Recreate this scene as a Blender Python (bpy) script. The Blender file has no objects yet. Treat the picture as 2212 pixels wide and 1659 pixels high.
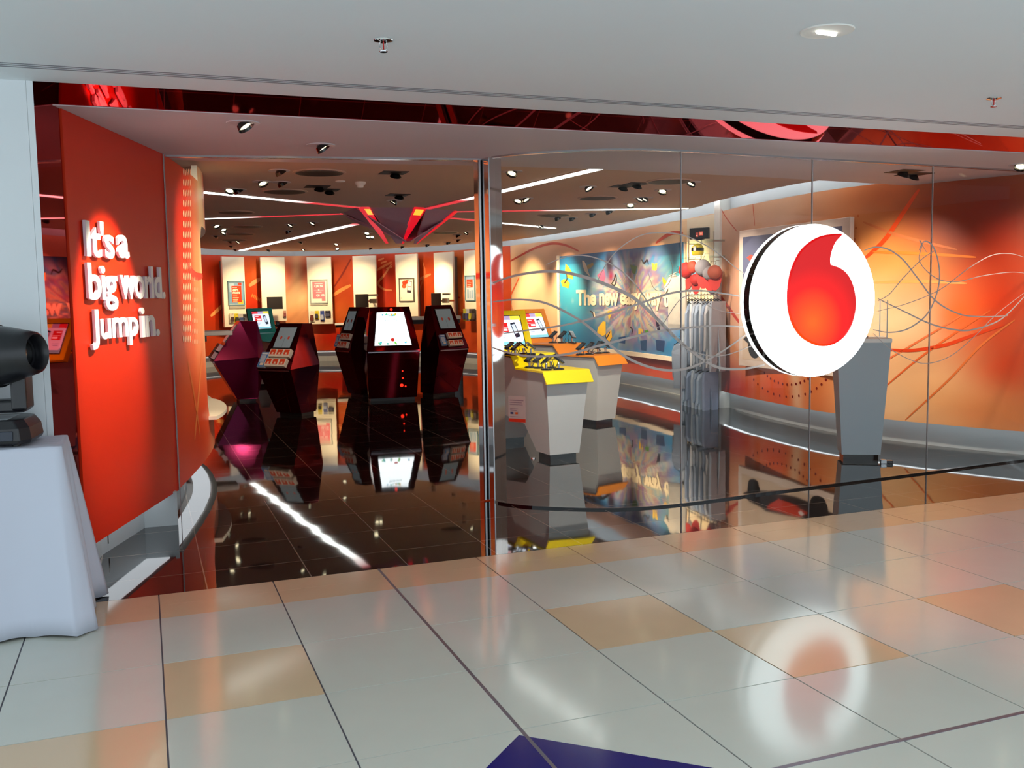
import bpy, math, random
import numpy as np
from mathutils import Vector, Matrix
random.seed(7)
PI = math.pi
C = bpy.context.scene.collection
scn = bpy.context.scene

# ------------------------------------------------------------------ camera
FPX = 2081.0; YAW = 0.364165; PITCH = -0.091392; ROLL = -0.016926
CAM = Vector((-0.009, -5.409, 1.569))
def cam_axes():
    cy, sy = math.cos(YAW), math.sin(YAW)
    f = Vector((sy*math.cos(PITCH), cy*math.cos(PITCH), math.sin(PITCH)))
    r = Vector((cy, -sy, 0)); u = r.cross(f)
    r2 = r*math.cos(ROLL)+u*math.sin(ROLL); u2 = -r*math.sin(ROLL)+u*math.cos(ROLL)
    return r2, u2, f
CR, CU, CF = cam_axes()
cd = bpy.data.cameras.new('camera'); cam = bpy.data.objects.new('camera', cd); C.objects.link(cam)
cd.sensor_fit = 'HORIZONTAL'; cd.sensor_width = 36.0; cd.lens = 36.0*FPX/2212.0
cd.clip_start = 0.05; cd.clip_end = 100
M = Matrix((CR, CU, -CF)).transposed().to_4x4(); M.translation = CAM
cam.matrix_world = M
scn.camera = cam
scn.view_settings.view_transform = 'Standard'; scn.view_settings.look = 'None'
scn.view_settings.exposure = 0.0; scn.view_settings.gamma = 1.0
scn.view_settings.use_curve_mapping = False

def ray(x, y): return CF*FPX+CR*(x-1106)+CU*(829.5-y)
def onz(x, y, h=0.0): d = ray(x, y); return CAM+d*((h-CAM.z)/d.z)
def ony(x, y, Y=0.0): d = ray(x, y); return CAM+d*((Y-CAM.y)/d.y)
def zat(g, x, y):
    d = ray(x, y); t = ((g[0]-CAM.x)*d.x+(g[1]-CAM.y)*d.y)/(d.x*d.x+d.y*d.y); return CAM.z+d.z*t

# ------------------------------------------------------------------ world and large lights
w = bpy.data.worlds.new('world'); scn.world = w; w.use_nodes = True
bg = w.node_tree.nodes['Background']; bg.inputs[0].default_value = (0.80, 0.92, 1.0, 1); bg.inputs[1].default_value = 1.36

def lamp(kind, name, loc, target=None, energy=100, color=(1, 1, 1), size=0.1, size_y=None, spot=None, blend=0.6):
    l = bpy.data.lights.new(name, kind); l.energy = energy; l.color = color
    if kind == 'AREA':
        l.shape = 'RECTANGLE'; l.size = size; l.size_y = size_y or size
    else:
        l.shadow_soft_size = size
    if kind == 'SPOT': l.spot_size = math.radians(spot); l.spot_blend = blend
    o = bpy.data.objects.new(name, l); C.objects.link(o); o.location = loc
    if target is not None:
        o.rotation_euler = (Vector(target)-Vector(loc)).to_track_quat('-Z', 'Y').to_euler()
    return o
WARM = (1.0, 0.76, 0.44)
lamp('AREA', 'mall_fill_light', (1.5, -8.0, 5.0), (1.5, -2.0, 0.0), 90, (0.88, 0.96, 1.0), 7.0, 3.0)  # added area fill behind the camera; the atrium and its skylight are made up

# ------------------------------------------------------------------ materials
def s2l(c):
    return tuple(((v/255.0)/12.92 if v/255.0 <= 0.04045 else ((v/255.0+0.055)/1.055)**2.4) for v in c)
MATS = {}
def mat(name, rgb, rough=0.5, metal=0.0, emit=None, estr=0.0, noise=0.0, nscale=20.0, coat=0.0, spec=0.5, bump=0.0, srgb=True):
    if name in MATS: return MATS[name]
    m = bpy.data.materials.new(name); m.use_nodes = True; MATS[name] = m
    nt = m.node_tree; b = nt.nodes['Principled BSDF']
    c = s2l(rgb) if srgb else rgb
    b.inputs['Base Color'].default_value = (*c, 1); b.inputs['Roughness'].default_value = rough
    b.inputs['Metallic'].default_value = metal; b.inputs['Coat Weight'].default_value = coat
    b.inputs['Coat Roughness'].default_value = 0.05
    b.inputs['Specular IOR Level'].default_value = spec
    if emit is not None:
        e = s2l(emit); b.inputs['Emission Color'].default_value = (*e, 1); b.inputs['Emission Strength'].default_value = estr
    tc = nt.nodes.new('ShaderNodeTexCoord'); nz = nt.nodes.new('ShaderNodeTexNoise')
    nz.inputs['Scale'].default_value = nscale; nz.inputs['Detail'].default_value = 4
    nt.links.new(tc.outputs['Object'], nz.inputs['Vector'])
    if noise > 0:
        mx = nt.nodes.new('ShaderNodeMix'); mx.data_type = 'RGBA'; mx.blend_type = 'MULTIPLY'
        mr = nt.nodes.new('ShaderNodeMapRange'); mr.inputs['To Min'].default_value = 1-noise; mr.inputs['To Max'].default_value = 1+noise*0.3
        nt.links.new(nz.outputs['Fac'], mr.inputs['Value'])
        mx.inputs[0].default_value = 1.0; mx.inputs[6].default_value = (*c, 1)
        nt.links.new(mr.outputs[0], mx.inputs[7]); nt.links.new(mx.outputs[2], b.inputs['Base Color'])
    if bump > 0:
        bp = nt.nodes.new('ShaderNodeBump'); bp.inputs['Strength'].default_value = bump; bp.inputs['Distance'].default_value = 0.01
        nt.links.new(nz.outputs['Fac'], bp.inputs['Height']); nt.links.new(bp.outputs[0], b.inputs['Normal'])
    return m
def vcol(name, rough=0.4, estr=0.0, coat=0.0, metal=0.0):
    if name in MATS: return MATS[name]
    m = bpy.data.materials.new(name); m.use_nodes = True; MATS[name] = m
    nt = m.node_tree; b = nt.nodes['Principled BSDF']; a = nt.nodes.new('ShaderNodeVertexColor'); a.layer_name = 'Col'
    nt.links.new(a.outputs[0], b.inputs['Base Color']); b.inputs['Roughness'].default_value = rough
    b.inputs['Coat Weight'].default_value = coat; b.inputs['Coat Roughness'].default_value = 0.08
    b.inputs['Metallic'].default_value = metal; b.inputs['Specular IOR Level'].default_value = 0.3
    if estr > 0:
        nt.links.new(a.outputs[0], b.inputs['Emission Color']); b.inputs['Emission Strength'].default_value = estr
    return m
def glassmat(name, tint=(0.95, 0.98, 0.97), refl=0.05, rough=0.0, base=None, mixf=0.0):
    m = bpy.data.materials.new(name); m.use_nodes = True; MATS[name] = m
    nt = m.node_tree; nt.nodes.clear(); out = nt.nodes.new('ShaderNodeOutputMaterial')
    tr = nt.nodes.new('ShaderNodeBsdfTransparent'); tr.inputs[0].default_value = (*tint, 1)
    gl = nt.nodes.new('ShaderNodeBsdfGlossy'); gl.inputs['Roughness'].default_value = rough
    lw = nt.nodes.new('ShaderNodeLayerWeight'); lw.inputs['Blend'].default_value = 0.18
    mr = nt.nodes.new('ShaderNodeMapRange'); mr.inputs['To Min'].default_value = refl; mr.inputs['To Max'].default_value = 0.12
    nt.links.new(lw.outputs['Fresnel'], mr.inputs['Value'])
    mx = nt.nodes.new('ShaderNodeMixShader'); nt.links.new(mr.outputs[0], mx.inputs[0])
    nt.links.new(tr.outputs[0], mx.inputs[1]); nt.links.new(gl.outputs[0], mx.inputs[2])
    last = mx
    if base:
        df = nt.nodes.new('ShaderNodeBsdfDiffuse'); df.inputs[0].default_value = (*s2l(base), 1)
        m2 = nt.nodes.new('ShaderNodeMixShader'); m2.inputs[0].default_value = mixf
        nt.links.new(mx.outputs[0], m2.inputs[1]); nt.links.new(df.outputs[0], m2.inputs[2]); last = m2
    nt.links.new(last.outputs[0], out.inputs[0]); return m

WHITE = mat('white_paint', (238, 236, 230), 0.6, noise=0.04, nscale=3)
MALLCEIL = mat('mall_ceiling_paint', (232, 239, 243), 0.7, noise=0.03, nscale=1.5)
COLUMN = mat('column_paint', (232, 238, 242), 0.7, noise=0.03, nscale=2)
SHOPCEIL = mat('shop_ceiling_paint', (206, 180, 164), 0.75, noise=0.06, nscale=2)
SOFFIT = mat('soffit_paint', (205, 196, 200), 0.7, noise=0.05, nscale=2)
GROOVE = mat('slot_grey', (120, 122, 130), 0.5)
REDMIRROR = mat('dark_red_mirror_glass', (0.40, 0.006, 0.014), 0.02, 1.0, coat=0.0, srgb=False)
KIOSK = mat('dark_red_gloss_laminate', (0.085, 0.0012, 0.006), 0.06, 0.85, coat=0.0, spec=0.2, srgb=False, noise=0.2, nscale=3)
BLACK = mat('black_plastic', (18, 18, 20), 0.4, noise=0.2)
BLACKG = mat('black_gloss', (10, 10, 12), 0.12, coat=0.5)
CHROME = mat('polished_steel', (0.72, 0.73, 0.75), 0.05, 1.0, srgb=False)
STEEL = mat('brushed_steel', (0.55, 0.56, 0.58), 0.25, 1.0, srgb=False, noise=0.1, nscale=60)
CABWHITE = mat('grey_white_laminate', (205, 208, 208), 0.35, noise=0.03, nscale=6)
KICK = mat('grey_kickboard', (176, 182, 184), 0.5, noise=0.04, nscale=4)
LED = mat('cove_led', (255, 255, 255), 0.5, emit=(235, 245, 255), estr=20.0)
LEDU = mat('floor_led', (255, 255, 255), 0.5, emit=(240, 248, 255), estr=2.2)
LEDL = mat('floor_led_left', (255, 255, 255), 0.5, emit=(240, 248, 255), estr=1.2)
GRAPH = vcol('mural_print', 0.38)
PRINT = vcol('poster_print', 0.45)
SCREEN = vcol('lit_screen', 0.3, estr=1.1)
LETTER = mat('white_letter', (245, 240, 232), 0.5)
LETTERS = mat('white_letter_side', (215, 205, 215), 0.5)
CREAM = mat('cream_letter', (248, 232, 205), 0.5, emit=(248, 232, 205), estr=0.0)

# ------------------------------------------------------------------ mesh helpers
class MB:
    def __init__(s): s.v = []; s.f = []; s.m = []; s.c = []
    def add(s, vs, fs, mi=0, col=(1, 1, 1)):
        o = len(s.v); s.v += [tuple(v) for v in vs]
        if col is not None and len(col) and not isinstance(col[0], (tuple, list)): s.c += [col]*len(vs)
        else: s.c += list(col)
        for f in fs: s.f.append([o+i for i in f]); s.m.append(mi)
        return s
    def box(s, lo, hi, mi=0, M=None, col=(1, 1, 1)):
        (x0, y0, z0), (x1, y1, z1) = lo, hi
        vs = [Vector(p) for p in ((x0, y0, z0), (x1, y0, z0), (x1, y1, z0), (x0, y1, z0), (x0, y0, z1), (x1, y0, z1), (x1, y1, z1), (x0, y1, z1))]
        if M is not None: vs = [M @ v for v in vs]
        return s.add(vs, [(0, 3, 2, 1), (4, 5, 6, 7), (0, 1, 5, 4), (1, 2, 6, 5), (2, 3, 7, 6), (3, 0, 4, 7)], mi, col)
    def prism(s, pts, z0, z1, mi=0, M=None, col=(1, 1, 1), msides=None):
        n = len(pts); vs = [Vector((p[0], p[1], z0)) for p in pts]+[Vector((p[0], p[1], z1)) for p in pts]
        if M is not None: vs = [M @ v for v in vs]
        o = len(s.v); s.add(vs, [], mi, col)
        s.f.append([o+i for i in range(n)][::-1]); s.m.append(mi); s.f.append([o+n+i for i in range(n)]); s.m.append(mi)
        for i in range(n):
            j = (i+1) % n; s.f.append([o+i, o+j, o+n+j, o+n+i]); s.m.append(mi if msides is None else msides)
        return s
    def lathe(s, prof, n=24, mi=0, M=None, col=(1, 1, 1)):
        # profile of (r, z); axis +Z
        vs = []; k = len(prof)
        for i in range(n):
            a = 2*PI*i/n
            for r, z in prof: vs.append(Vector((r*math.cos(a), r*math.sin(a), z)))
        if M is not None: vs = [M @ v for v in vs]
        fs = []
        for i in range(n):
            j = (i+1) % n
            for q in range(k-1): fs.append((i*k+q, j*k+q, j*k+q+1, i*k+q+1))
        fs.append(tuple(i*k for i in range(n))[::-1]); fs.append(tuple(i*k+k-1 for i in range(n)))
        return s.add(vs, fs, mi, col)
    def tube(s, pts, r, n=8, mi=0, col=(1, 1, 1)):
        pts = [Vector(p) for p in pts]; rings = []
        up = Vector((0, 0, 1))
        for i, p in enumerate(pts):
            d = (pts[min(i+1, len(pts)-1)]-pts[max(i-1, 0)]).normalized()
            a = d.cross(up); a = a.normalized() if a.length > 1e-4 else Vector((1, 0, 0)); b = d.cross(a).normalized()
            rr = r[i] if isinstance(r, (list, tuple)) else r
            rings.append([p+a*rr*math.cos(2*PI*k/n)+b*rr*math.sin(2*PI*k/n) for k in range(n)])
        vs = [v for rg in rings for v in rg]; fs = []
        for i in range(len(pts)-1):
            for k in range(n):
                l = (k+1) % n; fs.append((i*n+k, i*n+l, (i+1)*n+l, (i+1)*n+k))
        fs.append(tuple(range(n))[::-1]); fs.append(tuple((len(pts)-1)*n+k for k in range(n)))
        return s.add(vs, fs, mi, col)
    def build(s, name, mats, parent=None, smooth=False, bevel=0.0, recalc=True):
        me = bpy.data.meshes.new(name); me.from_pydata(s.v, [], s.f)
        if not isinstance(mats, (list, tuple)): mats = [mats]
        for m in mats: me.materials.append(m)
        me.polygons.foreach_set('material_index', s.m)
        if smooth: me.polygons.foreach_set('use_smooth', [True]*len(s.f))
        a = me.color_attributes.new('Col', 'FLOAT_COLOR', 'POINT')
        arr = np.ones((len(s.v), 4), dtype=np.float32); arr[:, :3] = np.array(s.c, dtype=np.float32)
        a.data.foreach_set('color', arr.ravel())
        me.update()
        if recalc:
            import bmesh
            bm = bmesh.new(); bm.from_mesh(me); bmesh.ops.recalc_face_normals(bm, faces=bm.faces); bm.to_mesh(me); bm.free()
        o = bpy.data.objects.new(name, me); C.objects.link(o)
        if parent is not None: o.parent = parent
        if bevel > 0:
            b = o.modifiers.new('bevel', 'BEVEL'); b.width = bevel; b.segments = 2; b.limit_method = 'ANGLE'; b.angle_limit = math.radians(40)
        return o
def tag(o, label, cat, group=None):
    o['label'] = label; o['category'] = cat
    if group: o['group'] = group
    return o
def struct(o, label=None):
    o['kind'] = 'structure'
    if label: o['label'] = label
    return o
def thing(name, label, cat, loc=(0, 0, 0), rz=0.0, group=None):
    o = bpy.data.objects.new(name, None); C.objects.link(o); o.location = loc; o.rotation_euler = (0, 0, rz)
    o.empty_display_size = 0.1
    return tag(o, label, cat, group)
def dup(root, loc=None, rz=None, label=None, mtx=None):
    r = root.copy(); C.objects.link(r)
    if mtx is not None: r.matrix_world = mtx
    else:
        if loc is not None: r.location = loc
        if rz is not None: r.rotation_euler = (0, 0, rz)
    if label: r['label'] = label
    for ch in list(root.children):
        c = ch.copy(); C.objects.link(c); c.parent = r
        for g in list(ch.children):
            d = g.copy(); C.objects.link(d); d.parent = c
    return r

def smooth_poly(pts, n=8):
    P = [Vector((p[0], p[1], 0)) for p in pts]; out = []
    for i in range(len(P)-1):
        p0 = P[max(i-1, 0)]; p1 = P[i]; p2 = P[i+1]; p3 = P[min(i+2, len(P)-1)]
        for k in range(n):
            t = k/n
            out.append(0.5*((2*p1)+(p2-p0)*t+(2*p0-5*p1+4*p2-p3)*t*t+(3*p1-p0-3*p2+p3)*t*t*t))
    out.append(P[-1]); return out
class Surf:
    """vertical surface standing on a footprint line; side=+1 puts the visible face on the right of the walking direction"""
    def __init__(s, pts, side=1, smooth=8):
        s.p = smooth_poly(pts, smooth) if smooth > 1 else [Vector((a[0], a[1], 0)) for a in pts]
        s.side = side; s.s = [0.0]
        for a, b in zip(s.p, s.p[1:]): s.s.append(s.s[-1]+(b-a).length)
        s.L = s.s[-1]
    def at(s, u, v, off=0.0):
        i = int(np.searchsorted(s.s, u))-1; i = max(0, min(i, len(s.p)-2))
        d = (s.p[i+1]-s.p[i]); t = (u-s.s[i])/max(d.length, 1e-9); d = d.normalized()
        # smoothed normal
        def nrm(k):
            k = max(0, min(k, len(s.p)-2)); e = (s.p[k+1]-s.p[k]).normalized(); return Vector((e.y, -e.x, 0))*s.side
        na = (nrm(i-1)+nrm(i)); nb = (nrm(i)+nrm(i+1)); n = na.lerp(nb, max(0, min(1, t))).normalized()
        q = s.p[i]+d*(u-s.s[i])+n*off
        return Vector((q.x, q.y, v))
    def hit(s, x, y, off=0.0, ext=0.001):
        d = ray(x, y); best = None
        for i in range(len(s.p)-1):
            a, b = s.p[i], s.p[i+1]; e = b-a
            det = d.x*(-e.y)+e.x*d.y
            if abs(det) < 1e-12: continue
            rx, ry = a.x-CAM.x, a.y-CAM.y
            t = (rx*(-e.y)+e.x*ry)/det; k = (d.x*ry-d.y*rx)/det
            ln = e.length
            lo = -ext/ln if i == 0 else -0.001; hi = 1+ext/ln if i == len(s.p)-2 else 1.001
            if lo <= k <= hi and t > 0 and (best is None or t < best[0]): best = (t, s.s[i]+k*e.length, CAM.z+d.z*t)
        if best is None:
            return s.hit(x, y, off, 3.0) if ext < 1 else None
        return best[1], best[2]
def vnoise(u, v, seed=0, octs=3):
    u = np.asarray(u, float); v = np.asarray(v, float); tot = np.zeros(np.broadcast(u, v).shape); amp = 1.0; nrm = 0
    for o in range(octs):
        a = u*(2**o); b = v*(2**o); iu = np.floor(a); iv = np.floor(b); fu = a-iu; fv = b-iv
        fu = fu*fu*(3-2*fu); fv = fv*fv*(3-2*fv)
        def h(x, y): return np.modf(np.abs(np.sin(x*127.1+y*311.7+seed*74.7+o*13.3)*43758.5453))[0]
        tot = tot+amp*((h(iu, iv)*(1-fu)+h(iu+1, iv)*fu)*(1-fv)+(h(iu, iv+1)*(1-fu)+h(iu+1, iv+1)*fu)*fv); nrm += amp; amp *= 0.5
    return tot/nrm
def blobs(U, V, base, bl, noise_amt=0.12, seed=1, nu=0.8, nv=0.5, ang=0.4):
    """print design: soft colour patches given in metres on the print"""
    col = np.ones(U.shape+(3,))*np.array(s2l(base))
    ca, sa = math.cos(ang), math.sin(ang)
    n = vnoise((U*ca+V*sa)*nu, (-U*sa+V*ca)*nv*6, seed)
    wob = (vnoise(U*1.3, V*1.3, seed+5)-0.5)*0.5
    for (u0, v0, ru, rv, an, c, st) in bl:
        a = math.radians(an); du = U-u0; dv = V-v0
        x = (du*math.cos(a)+dv*math.sin(a))/ru; y = (-du*math.sin(a)+dv*math.cos(a))/rv
        w_ = np.clip(np.exp(-(x*x+y*y)*(1+wob))*st*(0.75+0.5*n), 0, 1)[..., None]
        col = col*(1-w_)+np.array(s2l(c))*w_
    return np.clip(col*(1-noise_amt/2+noise_amt*n[..., None]), 0, 1)
def grid_on(mb, S, u0, u1, v0, v1, off, fn, mi=0, res=0.035, flip=False, vlo=None, vhi=None):
    nu = max(2, int((u1-u0)/res)+1); nv = max(2, int((v1-v0)/res)+1)
    us = np.linspace(u0, u1, nu); t = np.linspace(0, 1, nv)
    U = np.repeat(us[:, None], nv, 1)
    lo = np.array([vlo(u) if vlo else v0 for u in us]); hi = np.array([vhi(u) if vhi else v1 for u in us])
    V = lo[:, None]+(hi-lo)[:, None]*t[None, :]
    col = fn(U, V) if callable(fn) else np.ones(U.shape+(3,))*np.array(fn)
    vs = [S.at(U[i, j], V[i, j], off) for i in range(nu) for j in range(nv)]
    cs = [tuple(col[i, j]) for i in range(nu) for j in range(nv)]
    fs = [(i*nv+j, (i+1)*nv+j, (i+1)*nv+j+1, i*nv+j+1) for i in range(nu-1) for j in range(nv-1)]
    mb.add(vs, fs, mi, cs)
def slab_on(mb, S, u0, u1, v0, v1, off, th, fn, mi=0, ms=1, res=0.035, vlo=None, vhi=None, cs=(1, 1, 1)):
    """solid sheet: printed face at off, back at off-th, plain edges"""
    grid_on(mb, S, u0, u1, v0, v1, off, fn, mi, res, vlo=vlo, vhi=vhi)
    n = max(2, int((u1-u0)/0.08)+1); us = np.linspace(u0, u1, n)
    lo = [vlo(u) if vlo else v0 for u in us]; hi = [vhi(u) if vhi else v1 for u in us]
    vs = []
    for k, u in enumerate(us): vs += [S.at(u, lo[k], off), S.at(u, hi[k], off), S.at(u, lo[k], off-th), S.at(u, hi[k], off-th)]
    fs = []
    for i in range(n-1):
        a, b = 4*i, 4*i+4
        fs += [(a, b, b+2, a+2), (a+1, a+3, b+3, b+1), (a+2, b+2, b+3, a+3)]
    fs += [(0, 2, 3, 1), (4*n-4, 4*n-3, 4*n-1, 4*n-2)]
    mb.add(vs, fs, ms, cs)
def stroke(mb, S, pts, wd, off, col, mi=0, n=10, taper=True, th=0.0):
    """ribbon along (u,v) points on a surface"""
    P = smooth_poly(pts, n); m = len(P); vs = []
    for i, p in enumerate(P):
        d = (P[min(i+1, m-1)]-P[max(i-1, 0)]); d = d.normalized() if d.length > 0 else Vector((1, 0, 0)); q = Vector((-d.y, d.x, 0))
        t = i/(m-1); hw = wd*0.5*((0.35+0.65*math.sin(PI*min(1, max(0, t)))**0.5) if taper else 1.0)
        a = p+q*hw; b = p-q*hw
        vs += [S.at(a.x, a.y, off), S.at(b.x, b.y, off)]
        if th > 0: vs += [S.at(a.x, a.y, off-th), S.at(b.x, b.y, off-th)]
    if th > 0: fs = [f for i in range(m-1) for f in ((4*i, 4*i+1, 4*i+5, 4*i+4), (4*i+2, 4*i+6, 4*i+7, 4*i+3), (4*i, 4*i+4, 4*i+6, 4*i+2), (4*i+1, 4*i+3, 4*i+7, 4*i+5))]
    else: fs = [(2*i, 2*i+1, 2*i+3, 2*i+2) for i in range(m-1)]
    mb.add(vs, fs, mi, s2l(col))
def poly_on(mb, S, pts, off, col, mi=0):
    vs = [S.at(u, v, off) for u, v in pts]; mb.add(vs, [tuple(range(len(vs)))], mi, s2l(col))
def ell(u, v, a, b, ang=0, n=14):
    return [(u+a*math.cos(t)*math.cos(ang)-b*math.sin(t)*math.sin(ang), v+a*math.cos(t)*math.sin(ang)+b*math.sin(t)*math.cos(ang)) for t in [2*PI*k/n for k in range(n)]]
FONTC = {}
def text_mesh(s, bold=0.02, space=0.95):
    """outline text as (verts 0..1 in height units, faces, width)"""
    cu = bpy.data.curves.new('lettering', 'FONT'); cu.body = s; cu.size = 1.0; cu.offset = bold; cu.extrude = 0.5; cu.space_character = space
    cu.resolution_u = 4
    o = bpy.data.objects.new('lettering', cu); C.objects.link(o)
    dg = bpy.context.evaluated_depsgraph_get(); me = bpy.data.meshes.new_from_object(o.evaluated_get(dg))
    vs = [tuple(v.co) for v in me.vertices]; fs = [tuple(p.vertices) for p in me.polygons]; nz = [p.normal.z for p in me.polygons]
    bpy.data.objects.remove(o); bpy.data.meshes.remove(me); bpy.data.curves.remove(cu)
    return vs, fs, nz
def text_on(mb, at, s, u0, u1, v0, v1, off, th, mi=0, ms=None, bold=0.02, space=0.95, col=(1, 1, 1)):
    """fit the text's own bounding box to u0..u1, v0..v1 with at(u,v,off)"""
    vs, fs, nz = text_mesh(s, bold, space)
    xs = [v[0] for v in vs]; ys = [v[1] for v in vs]; x0, x1, y0, y1 = min(xs), max(xs), min(ys), max(ys)
    out = [at(u0+(x-x0)/(x1-x0)*(u1-u0), v0+(y-y0)/(y1-y0)*(v1-v0), off+(z+0.5)*th) for x, y, z in vs]
    o = len(mb.v); mb.v += [tuple(p) for p in out]; mb.c += [col]*len(out)
    for f, k in zip(fs, nz): mb.f.append([o+i for i in f]); mb.m.append(mi if (ms is None or k > 0.5) else ms)
def frame_at(o, ex, ez, ey=None):
    ex = Vector(ex).normalized(); ez = Vector(ez).normalized(); ey = ez.cross(ex) if ey is None else Vector(ey).normalized()
    m = Matrix((ex, ey, ez)).transposed().to_4x4(); m.translation = Vector(o); return m

# ================================================================== THE SETTING
ZC = 2.72; ZS = 2.59; ZM = 2.668
# ---- shopping-centre floor: 0.6 m tiles, seams, a few tan tiles, tan border along the shop line
TILE_L = mat('cream_floor_tile', (206, 208, 196), 0.11, noise=0.05, nscale=6, coat=0.0, spec=0.5)
TILE_O = mat('tan_floor_tile', (218, 190, 154), 0.11, noise=0.06, nscale=5)
TILE_B = mat('navy_floor_tile', (16, 22, 110), 0.15, noise=0.1)
GROUT = mat('grout', (92, 90, 100), 0.6)
STRIP = mat('metal_floor_strip', (0.30, 0.30, 0.36), 0.35, 0.8, srgb=False)
for _m in (TILE_L, TILE_O, TILE_B):
    b_ = _m.node_tree.nodes['Principled BSDF']; b_.inputs['IOR'].default_value = 1.62
S6 = 0.6; B0 = -0.42; B1 = -1.063
rows = [0.0, B0, B1]+[B1-S6*k for k in range(1, 8)]
tan = {(0, 2), (3, 2), (-1, 3), (4, 3), (6, 3), (9, 3), (-3, 4), (2, 5)}
mb = MB()
mb.box((-6, -5.3, -0.06), (13, 0, -0.004), 2)
for r in range(len(rows)-1):
    y1, y0 = rows[r], rows[r+1]
    for c in range(-10, 21):
        x0, x1 = c*S6, (c+1)*S6; g = 0.0034
        gy1 = 0 if r == 1 else g; gy0 = 0.0004 if r == 1 else g
        mi = 1 if (r == 0 or (c, r) in tan) else 0
        if r == 0:
            ym = -0.20
            mb.box((x0+g, y0+0.0006, -0.004), (x1-g, ym-0.0012, 0), 1); mb.box((x0+g, ym, -0.004), (x1-g, y1-g, 0), 1)
        else: mb.box((x0+g, y0+g, -0.004), (x1-g, y1-0.0006 if r == 1 else y1-g, 0), mi)
struct(mb.build('floor', [TILE_L, TILE_O, GROUT]))
mb = MB(); mb.box((2*S6-0.007, -5.2, -0.003), (2*S6+0.007, 0, 0.0012)); mb.box((2*S6, rows[5]-0.009, -0.003), (13, rows[5]+0.009, 0.0012))
struct(mb.build('trim_1', STRIP), 'metal expansion strips crossing the cream floor')
# navy inlay, its point at the strip
ap = onz(1121, 1588); l1 = onz(1050, 1659); r1 = onz(1540, 1659)
dl = (l1-ap).normalized(); dr = (r1-ap).normalized()
pl = [ap, ap+dr*1.6, ap+(dl+dr)*1.2, ap+dl*1.6]
mb = MB(); mb.prism([(p.x, p.y) for p in pl], -0.003, 0.0006)
struct(mb.build('floor_inlay', TILE_B), 'navy blue pointed floor inlay at the bottom edge')

# ---- shop floor, black polished granite with pale hairline joints
m = bpy.data.materials.new('black_granite'); m.use_nodes = True; nt = m.node_tree; b = nt.nodes['Principled BSDF']
tc = nt.nodes.new('ShaderNodeTexCoord'); mp = nt.nodes.new('ShaderNodeMapping'); bk = nt.nodes.new('ShaderNodeTexBrick'); nz = nt.nodes.new('ShaderNodeTexNoise')
mp.inputs['Location'].default_value = (-0.25, -0.36, 0)
bk.offset = 0.0; bk.inputs['Scale'].default_value = 1.0; bk.inputs['Brick Width'].default_value = 0.565; bk.inputs['Row Height'].default_value = 0.57
bk.inputs['Mortar Size'].default_value = 0.0032; bk.inputs['Mortar Smooth'].default_value = 0.0
bk.inputs['Color1'].default_value = (0.010, 0.009, 0.008, 1); bk.inputs['Color2'].default_value = (0.014, 0.012, 0.010, 1); bk.inputs['Mortar'].default_value = (0.26, 0.21, 0.17, 1)
nt.links.new(tc.outputs['Object'], mp.inputs[0]); nt.links.new(mp.outputs[0], bk.inputs[0]); nt.links.new(bk.outputs['Color'], b.inputs['Base Color'])
b.inputs['Roughness'].default_value = 0.035; b.inputs['IOR'].default_value = 2.3
nz.inputs['Scale'].default_value = 2.2; nz.inputs['Detail'].default_value = 1; nt.links.new(tc.outputs['Object'], nz.inputs[0])
bp = nt.nodes.new('ShaderNodeBump'); bp.inputs['Strength'].default_value = 0.05; bp.inputs['Distance'].default_value = 0.02
nt.links.new(nz.outputs['Fac'], bp.inputs['Height']); nt.links.new(bp.outputs[0], b.inputs['Normal'])
GRANITE = m
mb = MB(); mb.box((-1.5, 0, -0.06), (12, 21, 0)); struct(mb.build('floor', GRANITE), 'black polished granite shop floor')

# ---- ceilings
mb = MB(); mb.box((-6, -4.2, ZM), (13, 0, ZM+0.12)); struct(mb.build('ceiling', MALLCEIL))
mb = MB()
for dy in (-0.30, -0.335, -0.37): mb.box((-6, dy-0.005, ZM-0.002), (13, dy+0.005, ZM+0.001))
struct(mb.build('trim_2', GROOVE), 'triple slot line in the white ceiling')
# sloping dark red mirror band over the shop opening and the splayed side piece
def quadslab(name, pts, nrm, th, m_, label):
    mb = MB(); n = Vector(nrm).normalized()*th; a = [Vector(p) for p in pts]; vs = a+[p+n for p in a]
    mb.add(vs, [(0, 1, 2, 3), (7, 6, 5, 4), (0, 4, 5, 1), (1, 5, 6, 2), (2, 6, 7, 3), (3, 7, 4, 0)])
    return struct(mb.build(name, m_), label)
XI, XO = -0.375, -0.462; YI = 0.195
quadslab('trim_3', [(XO, 0, ZM), (13, 0, ZM), (13, YI, ZS+0.005), (XO, YI, ZS+0.005)], (0, 0.3, 1), 0.03, REDMIRROR, 'dark red mirror band above the shop opening')
quadslab('trim_4', [(XO, 0, 0), (XO, 0, ZM), (XI+.008, 0.262, ZS), (XI+.008, 0.262, 0)], (-1, 0.3, 0), 0.03, REDMIRROR, 'dark red mirror strip at the left of the opening')
mb = MB(); mb.box((-4, 0.0, 0), (XO-0.03, 0.9, ZM)); mb.box((XO-0.031, 0.0, 0), (XO, 0.02, ZM)); struct(mb.build('wall_front_left', COLUMN))
mb = MB(); mb.box((-4, 0.0, ZM-0.0), (13, 0.02, 3.2)); struct(mb.build('wall_front', MALLCEIL))
mb = MB(); mb.box((10.5, -5.2, 0), (10.7, 0.0, ZM)); struct(mb.build('wall_unseen_right', mat('unseen_wall_beige', (190, 150, 130), .6)))  # unseen wall added to keep the bright background out of the post's reflection
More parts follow.
